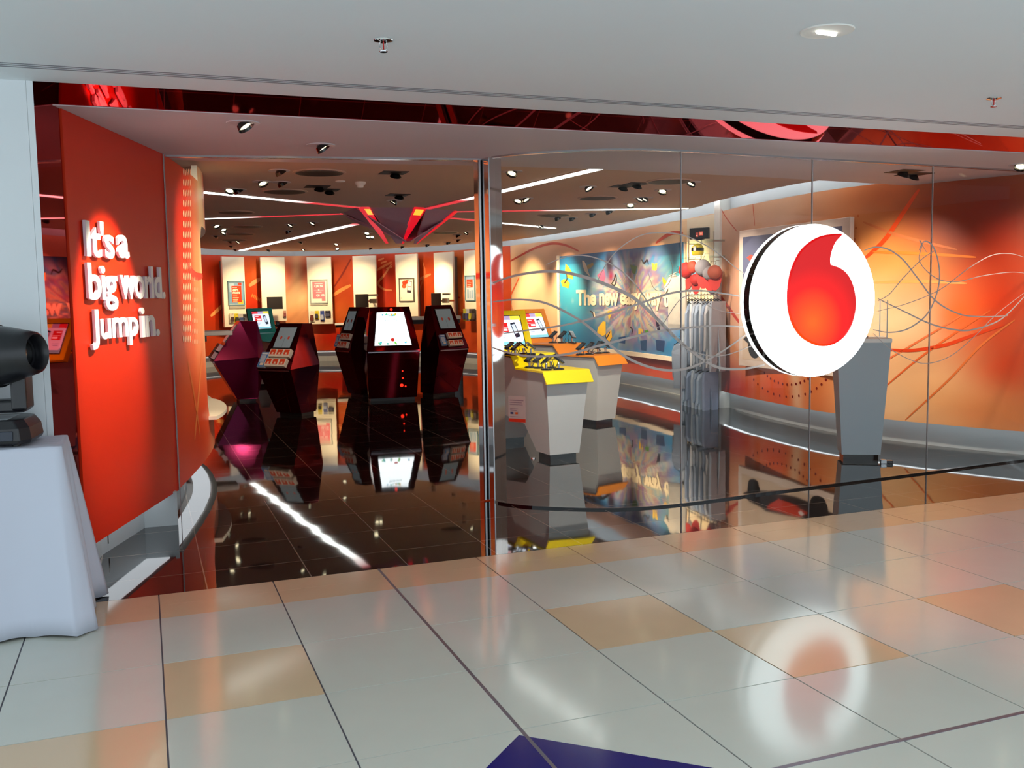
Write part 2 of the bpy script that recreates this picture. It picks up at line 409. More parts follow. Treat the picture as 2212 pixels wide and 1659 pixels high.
# entrance soffit
sof = [(-1.5, YI), (9.6, YI), (8.6, 0.6), (7.9, 1.35), (7.6, 2.2), (7.06, 2.21), (5.20, 1.97), (3.56, 1.84), (2.53, 1.86), (0.43, 2.08), (-1.5, 2.1)]
mb = MB(); mb.prism(sof, ZS, ZS+0.14); struct(mb.build('ceiling', SOFFIT), 'lower soffit over the entrance')
mb = MB()
tk = [onz(x, y, ZS) for x, y in ((356, 335), (700, 339), (1045, 343))]
mb.box((tk[0].x, tk[0].y-0.03, ZS-0.006), (tk[2].x, tk[0].y+0.01, ZS), M=None) if False else None
a, c_ = tk[0], tk[2]; d = (c_-a).normalized(); M_ = frame_at(a, d, (0, 0, 1)); L_ = (c_-a).length
mb.box((0, -0.012, -0.012), (L_, 0.012, 0.0), M=M_); mb.box((0, 0.05, -0.006), (L_, 0.09, 0.0), M=M_)
struct(mb.build('trim_5', STEEL), 'sliding door track under the soffit')

# ---- wall footprints (where the kickboard meets the floor)
BACK = Surf([(0.15, 16.6), (0.7, 17.7), (1.6, 18.6), (2.8, 19.15), (4.1, 19.1), (5.4, 18.3), (6.5, 17.1), (7.25, 15.7), (7.6, 14.2)], 1)
REAR = Surf([(7.6, 14.2), (7.75, 12.5), (7.8, 10.5), (7.75, 8.5), (7.6, 6.9), (7.45, 5.75)], 1)
FRONT = Surf([(7.40, 5.72), (7.24, 5.0), (7.13, 4.1), (7.08, 3.2), (7.22, 2.45), (7.42, 1.8), (7.72, 1.15), (8.3, 0.35), (8.9, -0.2)][:-1]+[(8.6, 0.1)], 1)
GT = 2.645; GB = 0.235; ST = 0.12       # print top, print bottom, how far the print stands off the kickboard
def hitp(S, x, y, off=0.0):
    h = S.hit(x, y, off); return h
LEDB = mat('floor_led_back', (255, 255, 255), 0.5, emit=(240, 248, 255), estr=.5)
def shell(S, tag_, trimn, top=2.99):
    mb = MB(); n = int(S.L/0.12)+2; us = np.linspace(0, S.L, n); vs = []
    for u in us: vs += [S.at(u, 0, 0), S.at(u, top, 0), S.at(u, 0, -0.1), S.at(u, top, -0.1)]
    fs = []
    for i in range(n-1):
        a, b = 4*i, 4*i+4; fs += [(a, a+1, b+1, b), (a+2, b+2, b+3, a+3), (a+1, a+3, b+3, b+1), (a, b, b+2, a+2)]
    fs += [(0, 2, 3, 1), (4*n-4, 4*n-3, 4*n-1, 4*n-2)]
    mb.add(vs, fs); struct(mb.build('wall_'+tag_, KICK))
    mb = MB(); vs = []; n = int(S.L/0.15)+2
    for u in np.linspace(0.01, S.L-0.01, n):
        for (o_, z_) in ((ST-0.062, GB-0.004), (ST-0.03, GB-0.004), (ST-0.03, GB+0.006), (ST-0.062, GB+0.006)): vs.append(S.at(u, z_, o_))
    fs = [f for i in range(n-1) for f in ((4*i, 4*i+1, 4*i+5, 4*i+4), (4*i+1, 4*i+2, 4*i+6, 4*i+5), (4*i+2, 4*i+3, 4*i+7, 4*i+6), (4*i+3, 4*i, 4*i+4, 4*i+7))]
    fs += [(0, 1, 2, 3), (4*n-4, 4*n-1, 4*n-2, 4*n-3)]
    mb.add(vs, fs); struct(mb.build('trim_%d' % trimn, LEDB if tag_ == 'back' else LEDU), 'light strip tucked under the printed wall panel')
shell(BACK, 'back', 6); shell(REAR, 'right_rear', 7); shell(FRONT, 'right_front', 8)
# inner ceiling: outline = walls offset into the room
ci = []
for S_ in (BACK, REAR, FRONT):
    for u in np.linspace(0.05, S_.L-0.02, 14):
        p = S_.at(u, 0, 0.42 if S_ is not BACK else 0.9)
        ci.append((p.x, p.y))
ci = [q for q in ci if q[1] > 2.0]
ci += [(6.9, 1.95), (-1.2, 1.95), (-1.2, 16.9)]
mb = MB(); mb.prism(ci, ZC, ZC+0.06); struct(mb.build('ceiling', SHOPCEIL), 'brown-grey inner shop ceiling')
mb = MB(); mb.box((-1.6, 1.8, 2.99), (9.5, 20.3, 3.05)); struct(mb.build('ceiling', WHITE), 'white void above the ceiling edge')
# cove light lying on the ceiling edge, hidden from below
mb = MB(); vs = []; k = 0
path = []
for S_ in (BACK, REAR, FRONT):
    for u in np.linspace(0.1, S_.L-0.1, 20):
        p = S_.at(u, 0, 0.50 if S_ is not BACK else 0.98)
        if p.y > 2.3: path.append(p)
for i in range(len(path)-1):
    d = (path[i+1]-path[i]); 
    if d.length < 0.02: continue
    M_ = frame_at(path[i]+Vector((0, 0, ZC+0.075)), d, (0, 0, 1)); mb.box((0, -0.02, -0.015), (d.length*0.97, 0.02, 0.015), M=M_)
struct(mb.build('trim_9', LED), 'cove lighting around the ceiling edge')
mb = MB(); mb.box((-1.4, 0.9, 0), (-1.2, 17.2, 3.0)); mb.box((-1.4, 17.2, 0), (0.5, 17.4, 3.0)); struct(mb.build('wall_left', mat('orange_wall', (200, 60, 25), 0.5)))

# ---- printed panels
CRM = (240, 205, 160); TAN = (214, 170, 135); ORG = (226, 84, 20); RED = (196, 36, 10); DRED = (140, 22, 8); LOR = (240, 140, 60); BRN = (190, 90, 40)
def bpx(S, lst):
    out = []
    for (x, y, ru, rv, an, c, st) in lst:
        h = S.hit(x, y)
        if h is not None: out.append((h[0], h[1], ru, rv, an, c, st))
    return out
# front right panel (beside the window), bright cream glow turning orange then red
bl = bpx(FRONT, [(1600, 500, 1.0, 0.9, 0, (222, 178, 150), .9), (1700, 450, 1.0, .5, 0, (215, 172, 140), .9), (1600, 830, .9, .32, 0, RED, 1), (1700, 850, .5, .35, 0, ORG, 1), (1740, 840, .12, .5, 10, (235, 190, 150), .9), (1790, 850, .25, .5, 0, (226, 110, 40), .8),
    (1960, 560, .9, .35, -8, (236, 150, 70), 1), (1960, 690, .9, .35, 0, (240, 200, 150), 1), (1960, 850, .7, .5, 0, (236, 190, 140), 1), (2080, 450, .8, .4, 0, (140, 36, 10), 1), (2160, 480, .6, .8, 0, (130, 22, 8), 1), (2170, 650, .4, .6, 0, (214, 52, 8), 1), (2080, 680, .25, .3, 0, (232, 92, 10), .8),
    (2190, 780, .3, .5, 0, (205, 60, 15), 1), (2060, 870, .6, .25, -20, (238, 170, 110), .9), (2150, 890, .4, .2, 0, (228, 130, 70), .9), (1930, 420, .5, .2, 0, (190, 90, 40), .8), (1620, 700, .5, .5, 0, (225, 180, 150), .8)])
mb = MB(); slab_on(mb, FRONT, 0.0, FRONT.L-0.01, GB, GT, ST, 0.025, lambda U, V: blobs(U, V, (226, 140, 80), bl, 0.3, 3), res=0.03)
def strokes_px(mb, S, lst, off):
    for pts, wd, c in lst:
        q = [S.hit(x, y) for x, y in pts]; q = [p for p in q if p]
        if len(q) > 1: stroke(mb, S, q, wd, off, c)
strokes_px(mb, FRONT, [([(1575, 448), (1588, 470), (1612, 500)], .02, (200, 70, 30)), ([(1646, 440), (1650, 488)], .02, (200, 80, 40)), ([(2000, 410), (1960, 470), (1925, 520), (1880, 562)], .05, (226, 70, 14)),
    ([(1562, 625), (1590, 660), (1622, 703)], .06, (200, 50, 20)), ([(1915, 752), (1980, 756), (2050, 745), (2100, 728), (2180, 700)], .035, (214, 60, 15)),
    ([(1920, 840), (2000, 772), (2080, 715), (2150, 670)], .02, (220, 95, 40)), ([(1970, 905), (2060, 820), (2130, 745), (2200, 690)], .02, (222, 110, 50)), ([(1925, 780), (2000, 735), (2090, 680)], .02, (225, 110, 60)),
    ([(1900, 545), (2000, 548), (2120, 556)], .03, (236, 120, 40)), ([(1900, 610), (2000, 608), (2100, 612)], .03, (238, 150, 80)), ([(1880, 480), (1960, 510), (2080, 540)], .03, (205, 110, 60))], ST+0.003)
for k in range(14):
    for (cx, cy, r_) in ((1725, 770, 60), (1725, 770, 86)):
        a = math.radians(35+110*k/13); h = FRONT.hit(cx+r_*1.1*math.cos(a), cy+r_*math.sin(a))
        if h: poly_on(mb, FRONT, ell(h[0], h[1], .016, .016), ST+0.003, (130, 20, 15))
for (x, y) in ((1848, 478), (1859, 472), (1870, 467), (1856, 498), (1866, 493), (1863, 518)):
    h = FRONT.hit(x, y); poly_on(mb, FRONT, ell(h[0], h[1], .014, .014), ST+0.003, (200, 100, 50))
struct(mb.build('wall_right', [GRAPH, WHITE]), 'printed orange and cream wall panel behind the window')
# rear right
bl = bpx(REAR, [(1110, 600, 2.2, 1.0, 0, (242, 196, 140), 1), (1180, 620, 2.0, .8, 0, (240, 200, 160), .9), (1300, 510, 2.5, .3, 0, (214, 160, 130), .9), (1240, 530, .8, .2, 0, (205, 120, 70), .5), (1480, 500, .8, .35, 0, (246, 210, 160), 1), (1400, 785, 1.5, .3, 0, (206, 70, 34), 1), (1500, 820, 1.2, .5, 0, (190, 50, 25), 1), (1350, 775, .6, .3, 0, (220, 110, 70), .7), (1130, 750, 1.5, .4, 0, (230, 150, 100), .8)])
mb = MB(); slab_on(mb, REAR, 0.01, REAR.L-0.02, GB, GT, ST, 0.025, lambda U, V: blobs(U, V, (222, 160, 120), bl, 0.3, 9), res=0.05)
strokes_px(mb, REAR, [([(1090, 578), (1130, 555), (1170, 535), (1205, 526), (1235, 530), (1264, 543)], .05, (196, 60, 28)), ([(1432, 525), (1450, 512), (1470, 503), (1492, 503)], .06, (216, 70, 24)),
    ([(1090, 675), (1110, 645), (1132, 600)], .05, (230, 90, 30)), ([(1098, 625), (1102, 680)], .04, (232, 110, 50)), ([(1115, 655), (1122, 690)], .03, (232, 130, 70))], ST+0.004)
struct(mb.build('wall_right', [GRAPH, WHITE]), 'printed cream and orange wall panel around the blue mural')
# back wall print
bl = bpx(BACK, [(455, 620, .6, 1.0, 0, (196, 34, 12), 1), (470, 590, .4, .5, 0, (222, 70, 24), .8), (548, 600, .5, .6, 0, (206, 84, 20), 1), (550, 660, .4, .5, 0, (206, 50, 14), 1), (640, 640, .45, 1.1, 0, (246, 206, 150), 1), (640, 690, .35, .5, 0, (230, 130, 60), .6), (622, 590, .16, .4, 0, (190, 50, 20), .8), (660, 590, .14, .4, 0, (190, 50, 20), .8),
    (740, 620, .5, .9, 0, (176, 62, 14), 1), (745, 690, .4, .4, 0, (222, 120, 50), .6), (735, 730, .8, .3, 0, (190, 34, 10), 1), (833, 610, .5, .9, 0, (196, 40, 12), 1), (825, 640, .25, .25, 0, (210, 70, 50), .6), (920, 620, .5, .9, 0, (200, 74, 26), 1), (990, 610, .4, .9, 0, (206, 110, 50), 1), (1040, 600, .4, .9, 0, (206, 110, 50), 1), (570, 740, .6, .2, 0, (205, 60, 20), .8)])
mb = MB(); slab_on(mb, BACK, 0.01, BACK.L-0.02, GB+0.04, GT, ST, 0.025, lambda U, V: blobs(U, V, (200, 70, 26), bl, 0.45, 21, 1.2, .8, .7), res=0.05)
strokes_px(mb, BACK, [([(447, 683), (465, 668), (483, 650)], .09, (240, 160, 90)), ([(470, 560), (476, 580), (482, 600)], .05, (226, 110, 60)), ([(533, 618), (548, 608), (562, 602)], .1, (240, 160, 100)), ([(720, 640), (740, 627), (762, 616)], .09, (238, 140, 70)), ([(762, 560), (745, 590), (725, 620)], .05, (130, 30, 8)),
    ([(852, 570), (835, 595), (822, 612), (835, 625), (853, 627)], .06, (226, 130, 80)), ([(816, 586), (835, 575), (852, 566)], .06, (226, 120, 70)), ([(905, 608), (920, 600), (938, 592)], .07, (228, 140, 90)), ([(920, 565), (925, 590), (915, 620), (910, 650)], .04, (222, 120, 70)), ([(983, 645), (992, 642), (1003, 643)], .04, (170, 40, 20))], ST+0.004)
for k in range(9):
    h = BACK.hit(540+k*3.4, 636+k*2.2+abs(k-8)*.3); poly_on(mb, BACK, ell(h[0], h[1], .018, .05, -.4), ST+0.004, (240, 130, 60))
for (x, y) in ((472, 590), (476, 596), (480, 592), (474, 603), (479, 607), (481, 600), (470, 598), (477, 588), (482, 612)):
    h = BACK.hit(x, y); poly_on(mb, BACK, ell(h[0], h[1], .022, .022), ST+0.004, (240, 140, 70))
for r_ in range(4):
    for k in range(4):
        h = BACK.hit(824+r_*6+k*3, 562+r_*6-k); poly_on(mb, BACK, ell(h[0], h[1], .03, .022, .4), ST+0.004, (232, 130, 80))
struct(mb.build('wall_back', [GRAPH, WHITE]), 'printed orange wall panel curving behind the white display boards')
# white upright between the rear and front printed panels
e = FRONT.at(0.0, 0, ST); mb = MB(); mb.box((e.x-0.03, e.y, 0.0), (7.62, e.y+0.13, 2.98)); struct(mb.build('trim_10', WHITE), 'white upright frame at the end of the window wall panel')

# ---- left printed wall: flat red panel, then the curved dotted one with a cut-out
A0 = onz(204, 1222); A0 = Vector((-0.355, 0.27, 0)); A1 = Vector((0.175, 1.80, 0))
FLAT = Surf([(A0.x, A0.y), (A1.x, A1.y)], 1, smooth=1)
mb = MB()
blf = [(0.3, 1.6, 1.0, 1.0, 0, (216, 44, 3), .6)]
slab_on(mb, FLAT, 0.0, FLAT.L, 0.225, ZS-0.001, 0.0, 0.03, lambda U, V: blobs(U, V, (208, 34, 3), blf, 0.05, 2), res=0.06, cs=s2l((200, 50, 20)))
struct(mb.build('wall_left', [GRAPH, GRAPH]), 'plain red-orange entrance wall panel carrying the raised slogan')
CURV = Surf([(A1.x+0.006, A1.y+0.004), (0.33, 2.5), (0.47, 3.25), (0.57, 4.0), (0.60, 4.8), (0.56, 5.6), (0.42, 6.5)], 1)
hE = CURV.hit(441, 700)[0]
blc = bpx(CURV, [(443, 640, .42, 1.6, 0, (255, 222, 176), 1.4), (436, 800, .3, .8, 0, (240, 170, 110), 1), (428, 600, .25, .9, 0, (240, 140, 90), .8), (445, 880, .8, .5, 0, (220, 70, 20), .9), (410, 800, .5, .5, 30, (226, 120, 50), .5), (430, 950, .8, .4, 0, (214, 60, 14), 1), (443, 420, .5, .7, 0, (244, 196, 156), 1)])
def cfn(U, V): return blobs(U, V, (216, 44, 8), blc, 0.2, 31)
rr = 0.22
def zl(u):      # top of the lower part (rounded into the cut-out)
    t = min(max((u-hE)/0.5, 0), 1); return 0.50+(1-math.sqrt(max(0, 1-(1-t)**2)))*rr*0+0.0
mb = MB(); slab_on(mb, CURV, 0, hE, 0.235, ZS, 0.0, 0.05, cfn, res=0.03)
slab_on(mb, CURV, hE, CURV.L, 0.235, 0.52, 0.0, 0.05, cfn, res=0.03, vhi=lambda u: 0.52+0.18*max(0, 1-(u-hE)/0.18)**2)
slab_on(mb, CURV, hE, CURV.L, 2.2, ZC, 0.0, 0.05, cfn, res=0.03, vlo=lambda u: 2.22-0.12*max(0, 1-(u-hE)/0.18)**2)
for r_ in range(17):
    y = 372+r_*22.5
    for k in range(5):
        h = CURV.hit(396+k*3.7, y)
        if h: poly_on(mb, CURV, ell(h[0], h[1], .030, .027), .002, (244, 196, 170))
    if r_ > 9:
        for k in range(5):
            h = CURV.hit(416+k*3.2, y+6)
            if h: poly_on(mb, CURV, ell(h[0], h[1], .02, .02), .002, (240, 180, 150))
strokes_px(mb, CURV, [([(402, 560), (412, 585), (425, 597), (437, 596)], .07, (200, 40, 30)), ([(405, 780), (420, 860), (432, 940)], .05, (226, 120, 60)), ([(436, 760), (428, 860), (420, 950)], .06, (232, 130, 70))], .002)
struct(mb.build('wall_left', [GRAPH, WHITE]), 'curved dotted orange wall panel with a rounded cut-out')
# white ledge in the cut-out
mb = MB(); n = 26; vs = []
for i in range(n+1):
    u = hE+0.02+(CURV.L-hE-0.3)*i/n; wv = 0.05+0.17*math.sin(PI*min(1, i/n*1.6+0.08))**0.6 if i/n < .6 else 0.05
    for (o_, z_) in ((0.0+wv*0.55, 0.53), (-0.35, 0.53), (-0.35, 0.56), (0.0+wv*0.55, 0.56)): vs.append(CURV.at(u, z_, o_))
fs = [f for i in range(n) for f in ((4*i, 4*i+1, 4*i+5, 4*i+4), (4*i+1, 4*i+2, 4*i+6, 4*i+5), (4*i+2, 4*i+3, 4*i+7, 4*i+6), (4*i+3, 4*i, 4*i+4, 4*i+7))]+[(0, 1, 2, 3), (4*n, 4*n+3, 4*n+2, 4*n+1)]
mb.add(vs, fs); struct(mb.build('trim_11', WHITE), 'white rounded ledge at the bottom of the cut-out')
# left kickboard and the light strip over it
k0 = onz(215, 1203); k1 = onz(313, 1140); k2 = onz(385, 1134)
kp = [(A0.x-0.02, k0.y-0.25), (k0.x, k0.y), (k1.x, k1.y)]
KB = Surf([(A0.x-0.06, 0.30), (k0.x, k0.y), (k1.x, k1.y)], 1, smooth=1)
mb = MB(); slab_on(mb, KB, 0, KB.L, 0.0, 0.24, 0, 0.03, (1, 1, 1), 0, 0, res=0.5)
M_ = frame_at(Vector((k1.x, k1.y, 0)), (k2.x-k1.x, k2.y-k1.y, 0), (0, 0, 1)); mb.box((0, 0, 0), ((k2-k1).length, 0.03, 0.24), M=M_)
K2 = Surf([(k2.x-0.005, k2.y+0.03)]+[tuple(CURV.at(u, 0, -0.28).xy) for u in np.linspace(0.7, CURV.L, 8)], 1)
slab_on(mb, K2, 0, K2.L, 0.0, 0.24, 0, 0.03, (1, 1, 1), 0, 0, res=0.3)
struct(mb.build('baseboard_left', [KICK]))
mb = MB()
for S_, u0, u1, o0, o1 in ((FLAT, 0.30, FLAT.L-0.02, -0.04, -0.19), (CURV, 0.02, CURV.L, -0.06, -0.22)):
    n = int((u1-u0)/0.1)+2; vs = []
    for u in np.linspace(u0, u1, n):
        for (o_, z_) in ((o0, 0.222), (o1, 0.222), (o1, 0.232), (o0, 0.232)): vs.append(S_.at(u, z_, o_))
    fs = [f for i in range(n-1) for f in ((4*i, 4*i+1, 4*i+5, 4*i+4), (4*i+1, 4*i+2, 4*i+6, 4*i+5), (4*i+2, 4*i+3, 4*i+7, 4*i+6), (4*i+3, 4*i, 4*i+4, 4*i+7))]+[(0, 1, 2, 3), (4*n-4, 4*n-1, 4*n-2, 4*n-3)]
    mb.add(vs, fs)
struct(mb.build('trim_12', LEDL), 'light strip under the left entrance panels')
mb = MB(); mb.box((A1.x+0.004, A1.y-0.012, 0), (A1.x+0.009, A1.y+0.0, ZS)); struct(mb.build('trim_13', mat('jamb_grey', (150, 130, 130), .4)), 'thin metal door jamb at the fold of the left wall')

# ---- shop window: curved glass in a black floor channel, joints, polished post
g = [onz(x, y) for x, y in ((1078, 1087), (1150, 1096), (1300, 1101), (1400, 1097), (1500, 1087), (1640, 1068), (1750, 1054), (2010, 1021), (2212, 995))]
gp = [(p.x, p.y) for p in g]+[(9.4, 1.05)]
GLS = Surf(gp, 1)
def hitu(px, py=900): return GLS.hit(px, py)[0]
joints = [hitu(1471, 700), hitu(1751, 700), hitu(2008, 700)]
GLASS = glassmat('window_glass', (0.985, 0.99, 0.985), 0.012)
cuts = [0.02]+joints+[GLS.L]
for i in range(4):
    mb = MB(); slab_on(mb, GLS, cuts[i]+0.003, cuts[i+1]-0.003, 0.012, ZS-0.004, 0.005, 0.01, (1, 1, 1), 0, 0, res=0.12)
    struct(mb.build('window_%d' % (i+1), GLASS, smooth=False), 'curved window glass pane')
mb = MB()
for u in joints:
    slab_on(mb, GLS, u-0.003, u+0.003, 0.012, ZS-0.004, 0.006, 0.012, (1, 1, 1), 0, 0, res=0.5)
struct(mb.build('trim_14', mat('glass_joint_silicone', (170, 165, 165), 0.3)), 'vertical joints between window panes')
mb = MB(); slab_on(mb, GLS, 0, GLS.L, 0.0, 0.014, 0.016, 0.032, (1, 1, 1), 0, 0, res=0.1); struct(mb.build('trim_15', BLACKG), 'black floor channel under the window glass')
mb = MB(); slab_on(mb, GLS, 0, GLS.L, ZS-0.012, ZS, 0.016, 0.032, (1, 1, 1), 0, 0, res=0.1); struct(mb.build('trim_16', STEEL), 'metal head channel above the window glass')
# post: front edge towards the entrance, faces turned to the red wall and to the sign
apx = onz(1069, 1086); apx = Vector((apx.x, apx.y, 0))
da = math.radians(-17); db = math.radians(63.6)
va = Vector((math.sin(da), math.cos(da), 0)); vb = Vector((math.sin(db), math.cos(db), 0))
pA = apx+va*0.19; pB = apx+vb*0.135; pC = pA+vb*0.10
mb = MB(); mb.prism([(apx.x, apx.y), (pB.x, pB.y), (pC.x, pC.y), (pA.x, pA.y)], 0, ZS)
struct(mb.build('trim_17', CHROME), 'mirror polished steel post at the end of the window')
mb = MB(); q = apx+va*0.10+Vector((-0.012, -0.003, 0)); mb.box((q.x-0.008, q.y-0.012, 0.01), (q.x+0.006, q.y+0.012, ZS-0.01))
mb.box((apx.x-0.004, apx.y-0.006, 0.0), (apx.x+0.004, apx.y+0.002, ZS)); struct(mb.build('trim_18', STEEL), 'thin steel seal strips on the post')

# ================================================================== THE SIGN ON THE GLASS
sc = ony(1757, 650, 0.60); sr = (ony(1757, 484, 0.60).z-ony(1757, 815, 0.60).z)/2; scz = sc.z
SIGNW = mat('sign_white_acrylic', (250, 255, 255), 0.3, emit=(245, 255, 255), estr=1.9)
sg = thing('round_sign', 'big round white lit sign with red droplet mark, fixed on the window', 'sign', (sc.x, 0.60, scz))
RX = Matrix.Rotation(PI/2, 4, 'X')   # lathe axis +Z -> -Y
mb = MB(); mb.lathe([(0.01, 0.0), (sr-0.006, 0.0), (sr-.002, 0.010), (sr-.008, 0.014), (0.01, 0.014)], 72, M=RX.copy() @ Matrix.Translation((0, 0, -0.004)))
o = mb.build('face', SIGNW, sg); o['label'] = 'white lit round face'
mb = MB(); mb.lathe([(0.01, -0.078), (sr-0.01, -0.078), (sr-0.003, -0.07), (sr-0.003, -0.005), (0.01, -0.005)], 72, M=RX)
o = mb.build('rim', BLACKG, sg)
mb = MB(); mb.lathe([(0.01, -0.118), (sr-0.02, -0.118), (sr-0.001, -0.11), (sr-0.001, -0.080), (0.01, -0.080)], 72, M=RX)
o = mb.build('rear_light_ring', SIGNW, sg); o['label'] = 'white lit rear ring'
# droplet mark, traced from its outline on the sign face plane
m = bpy.data.materials.new('red_mark'); m.use_nodes = True; nt = m.node_tree; b = nt.nodes['Principled BSDF']
tc = nt.nodes.new('ShaderNodeTexCoord'); mp = nt.nodes.new('ShaderNodeMapping'); gr = nt.nodes.new('ShaderNodeTexGradient'); rp = nt.nodes.new('ShaderNodeValToRGB')
gr.gradient_type = 'SPHERICAL'; mp.vector_type = 'POINT'; mp.inputs['Location'].default_value = (0.02/0.42, 0.0, 0.16/0.42); mp.inputs['Scale'].default_value = (1/0.42, 0.0, 1/0.42)
nt.links.new(tc.outputs['Object'], mp.inputs[0]); nt.links.new(mp.outputs[0], gr.inputs[0]); nt.links.new(gr.outputs['Fac'], rp.inputs[0])
rp.color_ramp.elements[0].color = (*s2l((205, 12, 16)), 1); rp.color_ramp.elements[1].color = (*s2l((255, 92, 8)), 1); rp.color_ramp.elements[1].position = 0.95
e_ = rp.color_ramp.elements.new(0.35); e_.color = (*s2l((246, 14, 10)), 1)
nt.links.new(rp.outputs[0], b.inputs['Base Color']); nt.links.new(rp.outputs[0], b.inputs['Emission Color']); b.inputs['Emission Strength'].default_value = 0.75; b.inputs['Roughness'].default_value = 0.25
b.inputs['Specular IOR Level'].default_value = 0.3
dp_ = [(1821, 504), (1800, 505), (1775, 510), (1752, 522), (1731, 542), (1716, 570), (1707, 600), (1703, 640), (1706, 675), (1716, 705), (1733, 728), (1755, 742), (1778, 748), (1802, 744), (1824, 730), (1840, 708), (1849, 682), (1852, 655), (1849, 628), (1841, 604), (1829, 587), (1814, 577), (1796, 571), (1795, 556), (1800, 535), (1808, 518)]
dq = [ony(x, y, 0.57) for x, y in dp_]
n_ = len(dq); P_ = []
def spl(pts, k=4):
    out = []
    for i in range(len(pts)-1):
        p0 = pts[max(i-1, 0)]; p1 = pts[i]; p2 = pts[i+1]; p3 = pts[min(i+2, len(pts)-1)]
        for j in range(k):
            t = j/k; out.append(0.5*((2*p1)+(p2-p0)*t+(2*p0-5*p1+4*p2-p3)*t*t+(3*p1-p0-3*p2+p3)*t*t*t))
    out.append(pts[-1]); return out
seg = spl(dq[:23])+spl(dq[22:]+[dq[0]])[1:-1]
mb = MB(); cx = sum(p.x for p in seg)/len(seg); cz = sum(p.z for p in seg)/len(seg)
def inn(p, k): return (p.x-sc.x+(cx-p.x)*k, p.z-scz+(cz-p.z)*k)
vs = []; n_ = len(seg)
for k, yy in ((0, -0.010), (0, -0.016), (0.035, -0.024)):
    for p in seg:
        a_, c2 = inn(p, k); vs.append((a_, yy, c2))
fs = [(r*n_+i, r*n_+(i+1) % n_, (r+1)*n_+(i+1) % n_, (r+1)*n_+i) for r in range(2) for i in range(n_)]
fs += [tuple(range(2*n_, 3*n_)), tuple(range(n_))[::-1]]
mk2 = MB(); mk2.add([(a_, 0.119+(-yy-0.010)*.5, c2) for a_, yy, c2 in vs], fs); o2 = mk2.build('rear_droplet_mark', m, sg); o2['label'] = 'red droplet mark on the back of the sign'
mb.add(vs, fs); o = mb.build('droplet_mark', m, sg); o['label'] = 'raised red droplet mark with a curled tail'
mb = MB()
for dx, dz in ((-.3, .2), (.3, .2), (-.3, -.2), (.3, -.2)):
    mb = MB(); mb.tube([(dx, 0.119, dz), (dx, 0.212, dz)], 0.012, 8); mb.build('bracket', STEEL, sg)

# ---- frosted swirl lines stuck on the glass
FROST = mat('frosted_film', (196, 184, 178), 0.5, noise=0.05)
sw = [([(1066, 611), (1120, 594), (1190, 586), (1250, 595), (1310, 615), (1370, 645), (1420, 690), (1470, 740), (1540, 790), (1600, 797), (1650, 788)], .026),
      ([(1066, 652), (1120, 647), (1180, 655), (1250, 690), (1300, 730), (1350, 770), (1400, 792), (1450, 800), (1500, 790), (1560, 758), (1625, 712)], .020),
      ([(1066, 751), (1100, 762), (1160, 770), (1230, 764), (1300, 745), (1390, 722), (1450, 712), (1540, 704), (1620, 707)], .018),
      ([(1090, 720), (1150, 712), (1220, 702), (1300, 682), (1380, 656), (1450, 633), (1510, 628), (1560, 634), (1615, 643)], .016),
      ([(1180, 572), (1220, 556), (1262, 552), (1310, 566), (1350, 592), (1385, 632), (1420, 690), (1450, 722), (1500, 760), (1560, 768), (1630, 744)], .010),
      ([(1290, 608), (1310, 570), (1340, 535), (1385, 508), (1430, 503), (1480, 510), (1540, 540), (1590, 580), (1618, 598)], .008),
      ([(1400, 590), (1410, 620), (1425, 628), (1445, 610), (1452, 580), (1446, 560)], .004), ([(1400, 700), (1412, 706), (1430, 700), (1480, 640), (1550, 670), (1620, 680)], .006),
      ([(1866, 541), (1890, 534), (1920, 540), (1950, 562), (1980, 600), (2020, 650), (2070, 678), (2120, 684), (2175, 682)], .014),
      ([(1895, 650), (1920, 635), (1950, 600), (1990, 560), (2020, 540)], .008), ([(1895, 645), (1950, 672), (2010, 700), (2060, 712), (2100, 712), (2160, 690), (2212, 640)], .014),
      ([(1895, 672), (1960, 655), (2030, 625), (2090, 580), (2140, 552), (2180, 548), (2212, 556)], .007), ([(2000, 545), (1985, 520), (1990, 530), (1984, 560), (2000, 585), (2030, 605), (2070, 608), (2120, 596), (2180, 588), (2212, 590)], .008),
      ([(1984, 540), (1995, 522), (2012, 530), (2024, 560), (2028, 600), (2020, 640), (2000, 680), (1960, 710), (1920, 718), (1885, 712)], .014),
      ([(1885, 720), (1920, 752), (1960, 775), (2000, 785), (2050, 770), (2100, 730), (2150, 680), (2212, 632)], .006)]
dec = thing('window_decal', 'frosted swirl line graphic sweeping across the curved shop window on both sides of the sign', 'window decal')
for i, (pts, wd) in enumerate(sw):
    q = []
    for x, y in pts:
        h = GLS.hit(x, y)
        if h: q.append(h)
    mb = MB(); stroke(mb, GLS, q, wd*.92, 0.0085, (255, 255, 255), n=12, th=0.0025, taper=True)
    mb.c = [(1, 1, 1)]*len(mb.v)
    mb.build('swirl_line', FROST, dec)
